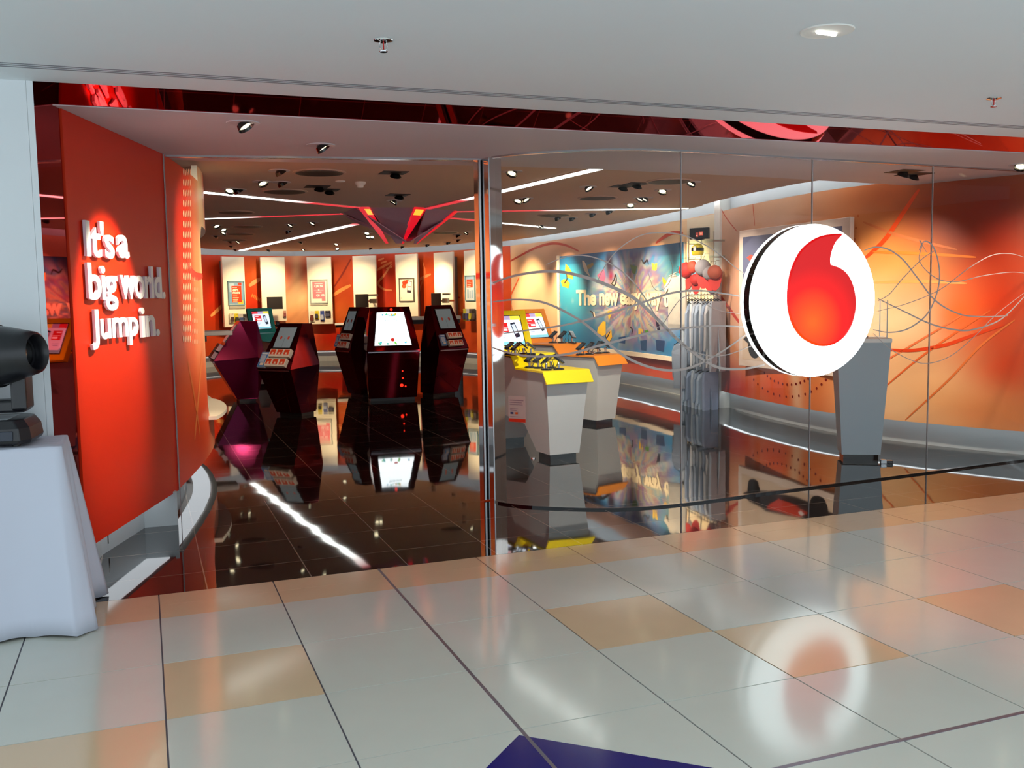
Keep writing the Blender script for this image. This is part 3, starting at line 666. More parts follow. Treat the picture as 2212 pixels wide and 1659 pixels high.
# notice on the glass by the post
h0 = GLS.hit(1097, 858); h1 = GLS.hit(1134, 858); vB = GLS.hit(1115, 912)[1]; vT = GLS.hit(1115, 856)[1]
nd = thing('window_notice', 'small printed notice with red foot band stuck low on the glass', 'notice', tuple(GLS.at((h0[0]+h1[0])/2, vB, -0.02)))
T0 = Vector(nd.location)
def at_n(u, v, off): return GLS.at(u, v, -0.006+off)-T0
mb = MB(); us = (h0[0], h1[0])
vs = [at_n(us[0], vB, 0), at_n(us[1], vB, 0), at_n(us[1], vT, 0), at_n(us[0], vT, 0)]+[at_n(us[0], vB, -.001), at_n(us[1], vB, -.001), at_n(us[1], vT, -.001), at_n(us[0], vT, -.001)]
mb.add(vs, [(0, 1, 2, 3), (7, 6, 5, 4), (0, 4, 5, 1), (1, 5, 6, 2), (2, 6, 7, 3), (3, 7, 4, 0)]); mb.build('sheet', mat('notice_sheet', (206, 180, 170), 0.5), nd)
mb = MB(); hh = (vT-vB)
for (a, b, c_, d_, k) in ((0, 1, 0.0, .13, 0), (.08, .9, .82, .85, 1), (.08, .8, .74, .765, 1), (.08, .85, .66, .68, 1), (.1, .6, .5, .52, 1), (.1, .5, .44, .46, 1), (.12, .3, .3, .38, 2), (.42, .56, .3, .38, 3), (.08, .7, .2, .215, 1)):
    U0 = us[0]+(us[1]-us[0])*a; U1 = us[0]+(us[1]-us[0])*b; V0 = vB+hh*c_; V1 = vB+hh*d_
    mb.add([at_n(U0, V0, .001), at_n(U1, V0, .001), at_n(U1, V1, .001), at_n(U0, V1, .001)], [(0, 1, 2, 3)], 0, s2l(((230, 50, 20), (150, 120, 130), (60, 80, 120), (230, 90, 20))[k]))
mb.build('print', PRINT, nd)

# ---- raised slogan on the red wall
def at_f(u, v, off): return FLAT.at(u, v, off)
def flat_word(s, x0, x1, ytop, ybot, lab):
    ua, _ = FLAT.hit(x0, (ytop+ybot)/2); ub, _ = FLAT.hit(x1, (ytop+ybot)/2); um = (ua+ub)/2
    xm = (x0+x1)/2; v1 = FLAT.hit(xm, ytop)[1]; v0 = FLAT.hit(xm, ybot)[1]
    mb = MB(); text_on(mb, at_f, s, ua, ub, v0, v1, 0.010, 0.016, 0, 1, bold=0.022, space=0.93)
    o = mb.build('raised_lettering', [LETTER, LETTERS], recalc=False)
    tag(o, lab, 'lettering', 'raised slogan words on the red wall')
flat_word("It's", 176, 237, 478, 557, 'raised white word "It\'s" on the top line of the slogan')
flat_word("a", 246, 270, 508, 558, 'raised white word "a" closing the top line of the slogan')
flat_word("big", 181, 245, 570, 672, 'raised white word "big" on the middle line of the slogan')
flat_word("world.", 250, 348, 574, 646, 'raised white word "world." on the middle line of the slogan')
flat_word("Jump", 188, 291, 667, 750, 'raised white word "Jump" on the bottom line of the slogan')
flat_word("in.", 297, 336, 664, 728, 'raised white word "in." ending the bottom line of the slogan')

# small dark floor sensor at the kickboard
p = onz(222, 1188); bb_ = thing('sensor_box', 'small dark square box on the left kickboard by the draped table', 'box', (p.x+0.02, p.y, 0.04), -0.33)
mb = MB(); mb.box((-0.03, -0.05, 0), (0.03, 0.05, 0.105)); mb.build('housing', BLACKG, bb_, bevel=0.006)
mb = MB(); mb.box((-0.022, -0.054, 0.02), (0.022, -0.05, 0.085)); mb.build('cover_plate', BLACK, bb_)

# ================================================================== CEILING STAR
def emgrad(name, r0, r1, cx, cy, strw, strr):
    m = bpy.data.materials.new(name); m.use_nodes = True; nt = m.node_tree; b = nt.nodes['Principled BSDF']
    ge = nt.nodes.new('ShaderNodeTexCoord'); vm = nt.nodes.new('ShaderNodeVectorMath'); vm.operation = 'DISTANCE'; vm.inputs[1].default_value = (cx, cy, ZC)
    nt.links.new(ge.outputs['Object'], vm.inputs[0]); rp = nt.nodes.new('ShaderNodeValToRGB'); mr = nt.nodes.new('ShaderNodeMapRange')
    mr.inputs['From Min'].default_value = r0; mr.inputs['From Max'].default_value = r1; nt.links.new(vm.outputs['Value'], mr.inputs['Value']); nt.links.new(mr.outputs[0], rp.inputs[0])
    rp.color_ramp.elements[0].color = (0.75, 0.008, 0.03, 1); rp.color_ramp.elements[1].color = (strw, strw*1.05, strw*1.0, 1)
    nt.links.new(rp.outputs[0], b.inputs['Emission Color']); b.inputs['Emission Strength'].default_value = 1.0; b.inputs['Base Color'].default_value = (.6, .4, .4, 1)
    return m
SCX, SCY = 3.35, 7.6
STARL = emgrad('star_light_diffuser', 1.9, 2.9, SCX, SCY, 5.0, 1)
PETAL = mat('dark_plum_panel', (200, 158, 182), 0.8, noise=0.1)
REDL = mat('red_lit_fin', (190, 10, 30), 0.4, emit=(210, 14, 34), estr=1.0)
HOT = mat('orange_lamp_glow', (255, 150, 40), 0.4, emit=(255, 140, 40), estr=2.2)
star_w = [(onz(x0, y0, ZC), onz(x1, y1, ZC), wd) for (x0, y0, x1, y1, wd) in ((440, 414, 771, 447, .11), (430, 472, 738, 461, .10), (522, 540, 769, 483, .13), (1292, 363, 921, 450, .11), (1486, 449, 988, 456, .09), (1196, 492, 976, 470, .10))]
armlab = ['long ceiling light arm leaving left behind the curved wall', 'thin left arm of the ceiling star, middle of three', 'white light arm running back left to the ceiling edge', 'bright arm of the ceiling star running toward the window at right', 'thin level arm of the ceiling star ending above the mural', 'short right rear arm of the ceiling star']
for (a, b_, wd), lab in zip(star_w, armlab):
    ar = thing('ceiling_light_arm', lab, 'ceiling light', (0, 0, 0), 0, 'light arms of the star ceiling')
    d = (b_-a); L_ = d.length; M_ = frame_at(Vector((a.x, a.y, ZC)), d, (0, 0, 1))
    mb = MB(); n = 24
    for i in range(n): mb.box((L_*i/n, -wd/2, -0.012), (L_*(i+1)/n, wd/2, 0.0), M=M_)
    mb.build('diffuser', STARL, ar)
    mb = MB(); mb.box((0, -wd/2-0.012, -0.006), (L_, -wd/2, 0.0), M=M_); mb.box((0, wd/2, -0.006), (L_, wd/2+0.012, 0.0), M=M_); mb.build('trim_frame', SHOPCEIL, ar)
# hanging funnel: plum petals edged with red-lit fins
fu = thing('ceiling_funnel', 'dark plum funnel of hanging fins with red-lit edges in the star centre', 'ceiling feature', (SCX, SCY, ZC))
ZB = 2.34
def loc(p): return Vector((p.x-SCX, p.y-SCY, p.z-ZC))
def topp(x, y): p = onz(x, y, ZC); return loc(p)
def botp(x, y): p = onz(x, y, ZB); return loc(p)
def sheet(mb, pts, th=0.012, mi=0):
    n = (pts[1]-pts[0]).cross(pts[2]-pts[0]).normalized()*th; k = len(pts); vs = list(pts)+[p+n for p in pts]
    fs = [tuple(range(k)), tuple(range(k, 2*k))[::-1]]+[(i, (i+1) % k, k+(i+1) % k, k+i) for i in range(k)]
    mb.add(vs, fs, mi)
# visible petals
mb = MB(); sheet(mb, [topp(797, 448), topp(895, 448), botp(868, 526), botp(855, 526)]); mb.build('petal', PETAL, fu)
mb = MB(); sheet(mb, [topp(922, 449), topp(984, 456), botp(899, 527), botp(894, 527)]); mb.build('petal', PETAL, fu)
for (a, b_, c_, d_, e_, f_) in (((771, 447), (797, 447), (815, 476), (838, 526), (832, 526), 0), ((895, 447), (922, 449), (905, 490), (871, 527), (862, 527), 1)):
    mb = MB(); sheet(mb, [topp(*a)+Vector((0, -0.02, 0)), topp(*b_)+Vector((0, -0.02, 0)), botp(*d_)+Vector((0, -0.02, 0)), botp(*e_)+Vector((0, -0.02, 0))], 0.01); o = mb.build('lit_fin', REDL, fu); o['label'] = 'red-lit fin'
    A = topp(*a); B = topp(*b_); D_ = botp(*d_); E2 = botp(*e_)
    mb = MB(); k0_, k1_ = 0.06, 0.20; q = Vector((0, -0.028, 0)); x0_, x1_ = (0.45, 0.95) if f_ == 0 else (0.15, 0.85)
    def pt(s_, t_): return (A.lerp(B, s_)).lerp(E2.lerp(D_, s_), t_)+q
    sheet(mb, [pt(x0_, k0_), pt(x1_, k0_), pt(x1_, k1_), pt(x0_, k1_)], 0.006); o = mb.build('lamp_hot_spot', HOT, fu); o['label'] = 'orange glowing lamp hot spot on the fin'  # glowing orange patch stands in for the lamp's hot spot on the fin
mb = MB(); sheet(mb, [topp(984, 455)+Vector((0, -0.01, 0)), topp(990, 457)+Vector((0, -0.01, 0)), botp(901, 527), botp(898, 527)], 0.01); mb.build('lit_fin', REDL, fu)
# far side petals (seen from elsewhere)
cb = Vector((0.12, 0.05, ZB-ZC))
hx = [topp(990, 457), loc(onz(976, 470, ZC)), loc(onz(845, 488, ZC)), loc(onz(769, 483, ZC)), loc(onz(738, 461, ZC)), topp(771, 447)]
for i in range(0, 5):
    a, b_ = hx[i], hx[i+1]; c1 = cb+(a-cb)*0.06; c2 = cb+(b_-cb)*0.06; c1.z = c2.z = ZB-ZC
    mb = MB(); sheet(mb, [a.lerp(b_, .12), a.lerp(b_, .88), c2, c1]); mb.build('petal', PETAL, fu)

# ================================================================== CEILING FITTINGS
LAMPW = mat('lamp_face', (255, 245, 210), 0.3, emit=(255, 240, 195), estr=4.0)
DARK = mat('recess_dark', (14, 12, 12), 0.6)
# gimbal downlight prototype
def make_spot():
    t = thing('downlight', '', 'downlight', (0, 0, 0))
    mb = MB(); mb.lathe([(0.075, 0), (0.095, 0), (0.095, -0.006), (0.075, -0.004)], 24); mb.build('trim_ring', SOFFIT, t)
    mb = MB(); mb.lathe([(0.001, -0.002), (0.078, -0.002), (0.078, -0.0035), (0.001, -0.0035)], 24); mb.build('recess_shade', DARK, t)  # flat dark disc stands in for the shade inside the lamp opening
    Mh = Matrix.Rotation(math.radians(35), 4, 'Y') @ Matrix.Translation((0, 0, 0.014))
    mb = MB(); mb.lathe([(0.02, 0.0), (0.045, -0.02), (0.052, -0.05), (0.048, -0.05), (0.04, -0.03), (0.001, -0.03)], 20, M=Mh); h = mb.build('lamp_head', BLACKG, t)
    mb = MB(); mb.lathe([(0.001, -0.032), (0.036, -0.032), (0.036, -0.036), (0.001, -0.036)], 20, M=Mh); o = mb.build('lamp_face', LAMPW, h); o['label'] = 'bright lamp face'
    return t
spot0 = make_spot(); first = [True]
def place_spot(px, py, z, az, lab, grp):
    p = onz(px, py, z)
    if first[0]: o = spot0; first[0] = False
    else: o = dup(spot0)
    o.location = (p.x, p.y, z); o.rotation_euler = (0, 0, math.radians(az)); o['label'] = lab; o['group'] = grp
    return p
place_spot(525, 265, ZS, 150, 'adjustable downlight in the soffit nearest the slogan wall', 'soffit downlights')
place_spot(693, 313, ZS, 160, 'adjustable downlight in the soffit above the doorway track', 'soffit downlights')
place_spot(2206, 355, ZS, 30, 'adjustable downlight in the soffit cut by the right frame edge', 'soffit downlights')
spots = [(603, 368, 200), (566, 392, 120), (607, 393, 200), (497, 408, 60), (512, 409, 200), (852, 433, 0), (467, 486, 120), (482, 494, 120), (484, 501, 30), (467, 509, 0), (628, 484, 20), (676, 480, 20), (621, 498, 200), (650, 522, 0), (727, 526, 40), (728, 536, 100), (656, 538, 20), (793, 502, 60), (796, 510, 60), (804, 510, 60),
         (498, 521, 0), (500, 531, 0), (515, 521, 20), (1107, 370, 40), (1270, 403, 120), (1432, 410, 40), (1495, 393, 0), (1362, 440, 60), (1384, 427, 0), (1394, 427, 0), (1203, 469, 200), (1234, 470, 200), (1278, 461, 200), (1314, 455, 200), (1170, 487, 0), (1135, 428, 120), (1120, 431, 40), (1008, 501, 0), (988, 507, 180), (989, 517, 180), (967, 523, 200), (922, 528, 200), (868, 532, 180), (800, 535, 180), (508, 538, 0), (580, 539, 0)]
ORD = ['first', 'second', 'third', 'fourth', 'fifth', 'sixth', 'seventh', 'eighth', 'ninth', 'tenth', 'eleventh', 'twelfth', 'thirteenth', 'fourteenth']
regs = {}
for (x, y, az) in spots:
    side = 'left of the star funnel' if x < 780 else ('between funnel and steel post' if x < 1040 else 'right of the steel post')
    regs.setdefault((side, 'near the soffit' if y < 415 else ('midway back' if y < 495 else 'far back')), []).append((x, y, az))
for (side, dist), lst in regs.items():
    for k, (x, y, az) in enumerate(sorted(lst)):
        place_spot(x, y, ZC, az, 'small ceiling downlight %s %s, %s from the left' % (dist, side, ORD[k]), 'adjustable shop ceiling downlights')
# square twin downlights
def make_square():
    t = thing('square_downlight', '', 'downlight', (0, 0, 0))
    mb = MB(); mb.box((-.12, -.12, -.004), (.12, .12, 0)); mb.build('recess_shade', DARK, t)  # flat dark plate in place of a shaded square opening
    for k in (0,):
        mb = MB(); mb.lathe([(0.03, 0.0), (0.055, -0.03), (0.05, -0.03), (0.001, -0.02)], 20, M=Matrix.Translation((0.03, 0.03, -0.004)) @ Matrix.Rotation(.5, 4, 'X')); h = mb.build('lamp_head', BLACKG, t)
        mb = MB(); mb.lathe([(0.001, -0.022), (0.045, -0.022), (0.045, -0.026), (0.001, -0.026)], 20, M=Matrix.Translation((0.03, 0.03, -0.004)) @ Matrix.Rotation(.5, 4, 'X')); mb.build('lamp_face', LAMPW, h)
    return t
sq = make_square(); sqs = [(850, 373, ZC, 'square twin downlight nearest the soffit above the kiosks', sq), (859, 421, ZC, 'square downlight just in front of the star funnel', None), (1954, 370, ZS, 'square downlight in the soffit over the right window, front one of a pair', None), (1975, 376, ZS, 'square downlight in the soffit over the right window, rear one of a pair', None), (685, 403, ZC, 'square downlight left of the smoke detector', None), (707, 410, ZC, 'square downlight behind another, left of the smoke detector', None), (1345, 402, ZC, 'square downlight at the near end of the dark row over the window', None), (1375, 397, ZC, 'square downlight at the far end of the dark row over the window', None)]
for x, y, z, lab, o in sqs:
    p = onz(x, y, z); o = o or dup(sq); o.location = (p.x, p.y, z); o['label'] = lab; o['group'] = 'square downlights'
# round grilles
def make_grille(R_):
    t = thing('ceiling_grille', '', 'air vent', (0, 0, 0))
    mb = MB(); mb.lathe([(R_-0.02, 0), (R_, 0), (R_, -0.008), (R_-0.02, -0.010)], 36); mb.build('rim', SHOPCEIL, t)
    mb = MB(); mb.lathe([(0.001, -0.001), (R_-0.02, -0.001), (R_-0.02, -0.004), (0.001, -0.004)], 36); mb.build('backing', DARK, t)
    mb = MB(); r_ = 0.04
    while r_ < R_-0.03: mb.lathe([(r_, -0.004), (r_+0.010, -0.004), (r_+0.006, -0.014), (r_-0.004, -0.014)], 28); r_ += 0.042
    mb.build('louvre_rings', mat('louvre_dark', (60, 50, 46), 0.5), t); return t
gr0 = make_grille(0.24); gl = [(690, 372, 'round black ceiling grille nearest the soffit, left of the detector'), (615, 413, 'round black ceiling grille just above the long left light arm'), (509, 458, 'round black ceiling grille between the two left light arms'), (534, 489, 'round ceiling grille just below the thin left light arm'), (520, 505, 'round ceiling grille in the rear left cluster'), (505, 518, 'farthest round ceiling grille at rear left'),
    (1446, 391, 'round ceiling grille highest over the window, beside the glass joint'), (1291, 427, 'round ceiling grille in the middle over the mural'), (1197, 464, 'round ceiling grille over the orange screen'), (962, 502, 'round ceiling grille right of the funnel by the post')]
for i, (x, y, lab) in enumerate(gl):
    p = onz(x, y, ZC); o = gr0 if i == 0 else dup(gr0); o.location = (p.x, p.y, ZC); o['label'] = lab; o['group'] = 'round ceiling grilles'
p = onz(778, 393, ZC); t = thing('smoke_detector', 'white smoke detector on the brown shop ceiling', 'smoke detector', (p.x, p.y, ZC))
mb = MB(); mb.lathe([(0.055, 0), (0.055, -0.015), (0.045, -0.03), (0.001, -0.03)], 24); mb.build('base', WHITE, t)
mb = MB(); mb.lathe([(0.035, -0.03), (0.03, -0.055), (0.001, -0.06)], 20); mb.build('sensor_head', WHITE, t)
for (x, y, lab) in ((735, 391, 'small white blank disc on the ceiling beside the smoke detector'),):
    p = onz(x, y, ZC); t = thing('ceiling_cover_disc', lab, 'cover plate', (p.x, p.y, ZC)); mb = MB(); mb.lathe([(0.001, 0), (0.05, 0), (0.045, -0.008), (0.001, -0.010)], 24); mb.build('disc', WHITE, t)
# mall ceiling: recessed downlight and two sprinklers
p = onz(1787, 66, ZM); t = thing('recessed_downlight', 'large bright round downlight in the white ceiling outside the shop', 'downlight', (p.x, p.y, ZM))
mb = MB(); mb.lathe([(0.098, 0), (0.112, 0), (0.110, -0.006), (0.098, -0.005)], 36); mb.build('trim_ring', WHITE, t)
mb = MB(); mb.lathe([(0.001, -0.0015), (0.099, -0.0015), (0.099, -0.003), (0.001, -0.003)], 36); mb.build('reflector', mat('reflector_lit', (245, 255, 225), 0.3, emit=(240, 255, 225), estr=3.0), t)
mb = MB(); mb.tube([(-0.05, 0, -0.006), (0.05, 0.01, -0.006)], 0.012, 10); mb.build('lamp_tube', mat('lamp_tube', (255, 255, 255), 0.3, emit=(255, 255, 240), estr=5), t)
for i, (x, y, lab) in enumerate(((828, 86, 'chrome sprinkler head on the white ceiling, left one'), (2147, 212, 'chrome sprinkler head on the white ceiling near the right edge'))):
    p = onz(x, y, ZM); t = thing('sprinkler', lab, 'sprinkler', (p.x, p.y, ZM), 0, 'ceiling sprinklers')
    mb = MB(); mb.lathe([(0.012, 0), (0.042, -0.001), (0.040, -0.005), (0.014, -0.012), (0.001, -0.012)], 24); mb.build('escutcheon', CHROME, t)
    mb = MB(); mb.tube([(-0.014, 0, -0.01), (-0.016, 0, -0.035), (0, 0, -0.047)], 0.0025, 6); mb.tube([(0.014, 0, -0.01), (0.016, 0, -0.035), (0, 0, -0.047)], 0.0025, 6); mb.build('yoke', CHROME, t)
    mb = MB(); mb.tube([(0, 0, -0.012), (0, 0, -0.04)], 0.003, 8); mb.build('glass_bulb', mat('red_bulb', (200, 20, 20), 0.1), t)
    mb = MB(); mb.lathe([(0.001, -0.047), (0.018, -0.048), (0.017, -0.051), (0.001, -0.051)], 16); mb.build('deflector', CHROME, t)

# ================================================================== KIOSKS
def rects(mb, M, lst, z0=0.0):
    """flat printed areas (x0,y0,x1,y1,rgb) laid in the XY plane of M, each a hair above the last"""
    for k, (x0, y0, x1, y1, c) in enumerate(lst):
        z = z0+0.0006*k
        mb.add([M @ Vector(p) for p in ((x0, y0, z), (x1, y0, z), (x1, y1, z), (x0, y1, z))], [(0, 1, 2, 3)], 0, s2l(c))
def at_m(M): return lambda u, v, off: M @ Vector((u, v, off))
SCRGREY = mat('dim_screen', (120, 132, 135), 0.12, emit=(100, 112, 115), estr=0.45)
def kiosk(label, x, y, faz, sc=1.0, wt=.34, wl=.52, wb=.44, kind='packs', zl=.76, zt=1.42, d=(.30, .06, .20, .30), grp='dark red faceted kiosks', body=None):
    rz = math.radians(faz)
    t = thing('phone_kiosk', label, 'kiosk', (x, y, 0), rz, grp); t.scale = (sc, sc, sc)
    f1, f2, b1, b0 = d
    mb = MB(); mb.box((-wb/2+.03, -.08, 0), (wb/2-.03, .20, .05)); mb.build('plinth', BLACK, t)
    mb = MB()
    L0 = [(-wb/2, -.12, .045), (wb/2, -.12, .045), (wb/2-.02, .24, .045), (-wb/2+.02, .24, .045)]
    L1 = [(-wl/2, -f1, zl), (wl/2, -f1, zl), (wl/2+.03, b1-.05, zl+.04), (-wl/2-.03, b1-.05, zl+.04)]
    L1b = [(wl/2-.1, b1+.1, zl), (-wl/2+.1, b1+.1, zl)]
    L2 = [(-wt/2, -f2, zt), (wt/2, -f2, zt), (wt/2-.02, b1-.02, zt-.01), (-wt/2+.02, b1-.02, zt-.01)]
    vs = L0+L1+L1b+L2
    # 0-3 base, 4,5 lip, 6 right shoulder, 7 left shoulder, 8 right rear, 9 left rear, 10-13 top
    fs = [(0, 3, 2, 1), (0, 1, 5, 4), (1, 6, 5), (1, 2, 6), (2, 8, 6), (2, 3, 9, 8), (3, 7, 9), (0, 7, 3), (0, 4, 7), (4, 5, 11, 10), (5, 6, 11), (6, 12, 11), (6, 8, 12), (8, 9, 13, 12), (9, 7, 13), (7, 10, 13), (7, 4, 10), (10, 11, 12, 13)]
    mb.add(vs, fs); mb.build('body', body or KIOSK, t, bevel=0.004)
    mb = MB(); mb.box((-wl/2+.02, -f1-.006, zl-.03), (wl/2-.02, -f1+.02, zl-.012)); mb.build('lip_edge', CHROME if False else mat('lip_steel', (0.25, 0.22, 0.25), .2, .9, srgb=False), t)
    es = Vector((0, f1-f2, zt-zl)); Ls = es.length; es.normalize(); n = Vector((0, -es.z, es.y))
    Mc = frame_at((0, -f1, zl), (1, 0, 0), n, es)
    W = lambda v: wl+(wt-wl)*v/Ls
    if kind == 'screen':
        for k, (ins, z, m_, nm) in enumerate(((0.09, .006, BLACKG, 'bezel'), (0.11, .0085, mat('welcome_screen', (255, 255, 255), .2, emit=(240, 252, 255), estr=2.4), 'screen'))):
            v0, v1 = (.07+.012*k, Ls-.08-.012*k)
            pts = [(-W(v0)/2+ins, v0), (W(v0)/2-ins, v0), (W(v1)/2-ins, v1), (-W(v1)/2+ins, v1)]
            mb = MB(); mb.prism(pts, 0.0, z, M=Mc); o = mb.build(nm, m_, t)
        mb = MB(); M2 = Mc @ Matrix.Translation((0, 0, .0092))
        text_on(mb, at_m(M2), 'Welcome', -.10, .10, Ls*.66, Ls*.66+.05, 0, .0004, 0, bold=.01, col=s2l((90, 150, 150)))
        rects(mb, M2, [(-.04, Ls-.16, .04, Ls-.15, (120, 180, 170))])
        for q in range(22):
            a = random.uniform(-.22, .22); b_ = random.choice([.10+random.random()*.05, Ls-.12-random.random()*.03]); r_ = random.uniform(.008, .02)
            if b_ > .3: a *= .65
            mb.add([M2 @ Vector((a+r_*math.cos(k*PI/4), b_+r_*math.sin(k*PI/4), .0006)) for k in range(8)], [tuple(range(8))], 0, s2l(random.choice([(70, 170, 160), (120, 190, 90), (90, 180, 210), (240, 190, 70)])))
        mb.add([M2 @ Vector((.03*math.cos(k*PI/6), .17+.03*math.sin(k*PI/6), .001)) for k in range(12)], [tuple(range(12))], 0, s2l((200, 50, 40)))
        o = mb.build('screen_print', vcol('screen_artwork', .3, 1.0), t); o['label'] = 'pale lettering and leaf motifs on the screen'
        mb = MB(); mb.lathe([(.001, 0), (.022, 0), (.016, .012), (.001, .016)], 14, M=Mc @ Matrix.Translation((.02, Ls-.045, .002))); o = mb.build('top_light', mat('red_led', (220, 30, 20), .3, emit=(230, 40, 20), estr=2), t)
        for q, (a, zz, r_) in enumerate(((.14, .46, .012), (.145, .35, .015), (.13, .24, .028), (.19, .22, .014))):
            yy = -.12+(-f1+.12)*(zz-.045)/(zl-.045)
            mb = MB(); mb.lathe([(.001, 0), (r_, 0), (r_*.7, .01), (.001, .013)], 12, M=Matrix.Translation((a, yy+.001, zz)) @ Matrix.Rotation(PI/2, 4, 'X')); mb.build('red_led', MATS['red_led'], t)
    else:
        s0, s1 = Ls*.46, Ls*.90; ws = wt*.36
        mb = MB(); mb.box((-ws-.012, s0-.012, 0), (ws+.012, s1+.012, .008), M=Mc); mb.build('bezel', BLACKG, t)
        mb = MB(); mb.box((-ws, s0, .006), (ws, s1, .0095), M=Mc); mb.build('screen', SCRGREY, t)
        mb = MB(); M2 = Mc @ Matrix.Translation((0, 0, .0100))
        rects(mb, M2, [(-.002, s0+.01, .002, s0+(s1-s0)*.45, (70, 70, 75))])
        for a in (-ws*.45, ws*.45):
            mb.add([M2 @ Vector((a+.022*math.cos(k*PI/5), (s0+s1)/2-.005+.03*math.sin(k*PI/5), 0)) for k in range(10)], [tuple(range(10))], 0, s2l((200, 80, 60)))
        o = mb.build('screen_print', PRINT, t); o['label'] = 'two small red marks on the grey screen'
    t['_Ls'] = Ls
    return t, Matrix.Translation((x, y, 0)) @ Matrix.Rotation(rz, 4, 'Z') @ Matrix.Scale(sc, 4) @ Mc, Ls
def make_pack():
    t = thing('sim_pack', '', 'boxed pack', (0, 0, 0))
    mb = MB(); mb.box((-.045, -.045, 0), (.045, .045, .045)); mb.build('box', mat('pack_white', (236, 226, 205), .45), t)
    mb = MB(); Mz = Matrix.Translation((0, 0, .0455)); rects(mb, Mz, [(-.036, -.030, .036, .036, (222, 74, 36)), (-.012, -.018, .012, .004, (245, 220, 190)), (-.03, -.026, .03, -.022, (245, 235, 220))]); mb.build('label_print', PRINT, t)
    mb = MB()
    for k in range(3): mb.box((-.0455, -.0455, .008+.012*k), (.0455, .0455, .0095+.012*k))
    mb.build('leaf_edges', mat('pack_edge', (150, 140, 135), .5), t); return t
def make_brochure():
    t = thing('brochure_stack', '', 'brochures', (0, 0, 0))
    mb = MB(); mb.box((-.05, -.09, 0), (.05, .09, .03)); mb.build('stack', mat('brochure_paper', (200, 215, 230), .5), t)
    mb = MB(); rects(mb, Matrix.Translation((0, 0, .0305)), [(-.048, -.088, .048, .088, (70, 130, 190)), (-.04, -.03, .03, .05, (190, 205, 220)), (-.02, -.07, .03, -.04, (235, 225, 200)), (-.04, .06, .04, .08, (225, 235, 240))]); mb.build('cover_print', PRINT, t); return t
pack0 = make_pack(); broch0 = make_brochure(); st = {'p': True, 'b': True}
def packs(M, where, xs=(-.06, .034, .128), vs=(.08, .21), bro=-.19, k_=1.0):
    for r, v in enumerate(vs):
        for k, x in enumerate(xs):
            m = M @ Matrix.Translation((x+(.02 if r else -.0), v, .004)) @ Matrix.Scale(k_, 4)
            lab = 'white and red pack, %s row %s, on %s' % (('lower', 'upper')[r], ('left', 'middle', 'right')[k], where)
            if st['p']: pack0.matrix_world = m; pack0['label'] = lab; pack0['group'] = 'boxed packs on the kiosk consoles'; st['p'] = False
            else: dup(pack0, mtx=m, label=lab)
    m = M @ Matrix.Translation((bro, .14, .004)) @ Matrix.Scale(k_, 4); lab = 'stack of blue brochures on '+where
    if st['b']: broch0.matrix_world = m; broch0['label'] = lab; broch0['group'] = 'brochures on the kiosk consoles'; st['b'] = False
    else: dup(broch0, mtx=m, label=lab)
# centre cluster
_, Mm, L_ = kiosk('large dark red kiosk with bright white welcome screen facing the entrance', 3.52, 9.05, -6, 1.0, .60, .80, .74, 'screen', .78, 1.43, (.32, .02, .16, .2))
_, Mr, L_ = kiosk('dark red kiosk right of the white screen with small grey screen', 4.40, 9.36, 22, 1.0, .42, .60, .50, 'packs', .76, 1.44, (.36, .05, .12, .2)); packs(Mr, 'the kiosk right of the white screen')
_, Ml, L_ = kiosk('dark red kiosk seen from its side, left of the white screen', 3.22, 9.86, -74, 1.0, .36, .52, .46, 'packs', .76, 1.43, (.32, .08, .16, .25)); packs(Ml, 'the side-on kiosk left of the white screen', k_=1.1, xs=(-.06, .043, .146))
# left pair
_, M2_, L_ = kiosk('front left dark red kiosk with grey screen and six packs', 1.86, 7.85, -50, .88, .46, .66, .50, 'packs', .74, 1.42, (.42, .0, .26, .3)); packs(M2_, 'the front left kiosk', xs=(-.09, .045, .18), vs=(.09, .25), bro=-.235, k_=1.42)
_, M1_, L_ = kiosk('rear left kiosk with magenta sheen, turned away to the left', 1.40, 10.2, -88, .88, .44, .62, .48, 'packs', .74, 1.42, (.50, .02, .30, .3), body=mat('magenta_lit_laminate', (0.17, 0.002, 0.045), 0.14, 0.75, srgb=False, noise=.5, nscale=2.5)); packs(M1_, 'the rear left kiosk', xs=(-.09, .045, .18), vs=(.09, .25), bro=-.235, k_=1.42)  # magenta sheen of coloured light is put into this body's base colour

# ================================================================== PHONE COUNTERS
def make_phone():
    t = thing('display_phone', '', 'display phone', (0, 0, 0))
    mb = MB(); mb.lathe([(.001, 0), (.046, 0), (.048, .008), (.036, .016), (.001, .018)], 18); mb.build('base', BLACKG, t)
    mb = MB(); mb.lathe([(.010, .016), (.012, .05), (.016, .052), (.010, .062), (.001, .062)], 12); mb.build('post', STEEL, t)
    Mp = Matrix.Translation((0, -.004, .088)) @ Matrix.Rotation(math.radians(-38), 4, 'Y') @ Matrix.Rotation(math.radians(10), 4, 'X')
    mb = MB(); mb.box((-.028, -.055, -.007), (.028, .055, .007), M=Mp @ Matrix.Rotation(PI/2, 4, 'Z')); h = mb.build('handset', BLACKG, t, bevel=.004)
    mb = MB(); mb.box((-.022, -.034, .007), (.022, .034, .0085), M=Mp @ Matrix.Rotation(PI/2, 4, 'Z')); mb.build('screen', mat('phone_screen', (60, 66, 72), .1), h)
    mb = MB(); mb.tube([(.02, .01, .085), (.055, .015, .09), (.065, .02, .05), (.04, .02, .012)], .004, 6); mb.build('cable', BLACK, t)
    return t
phone0 = make_phone(); st['h'] = True
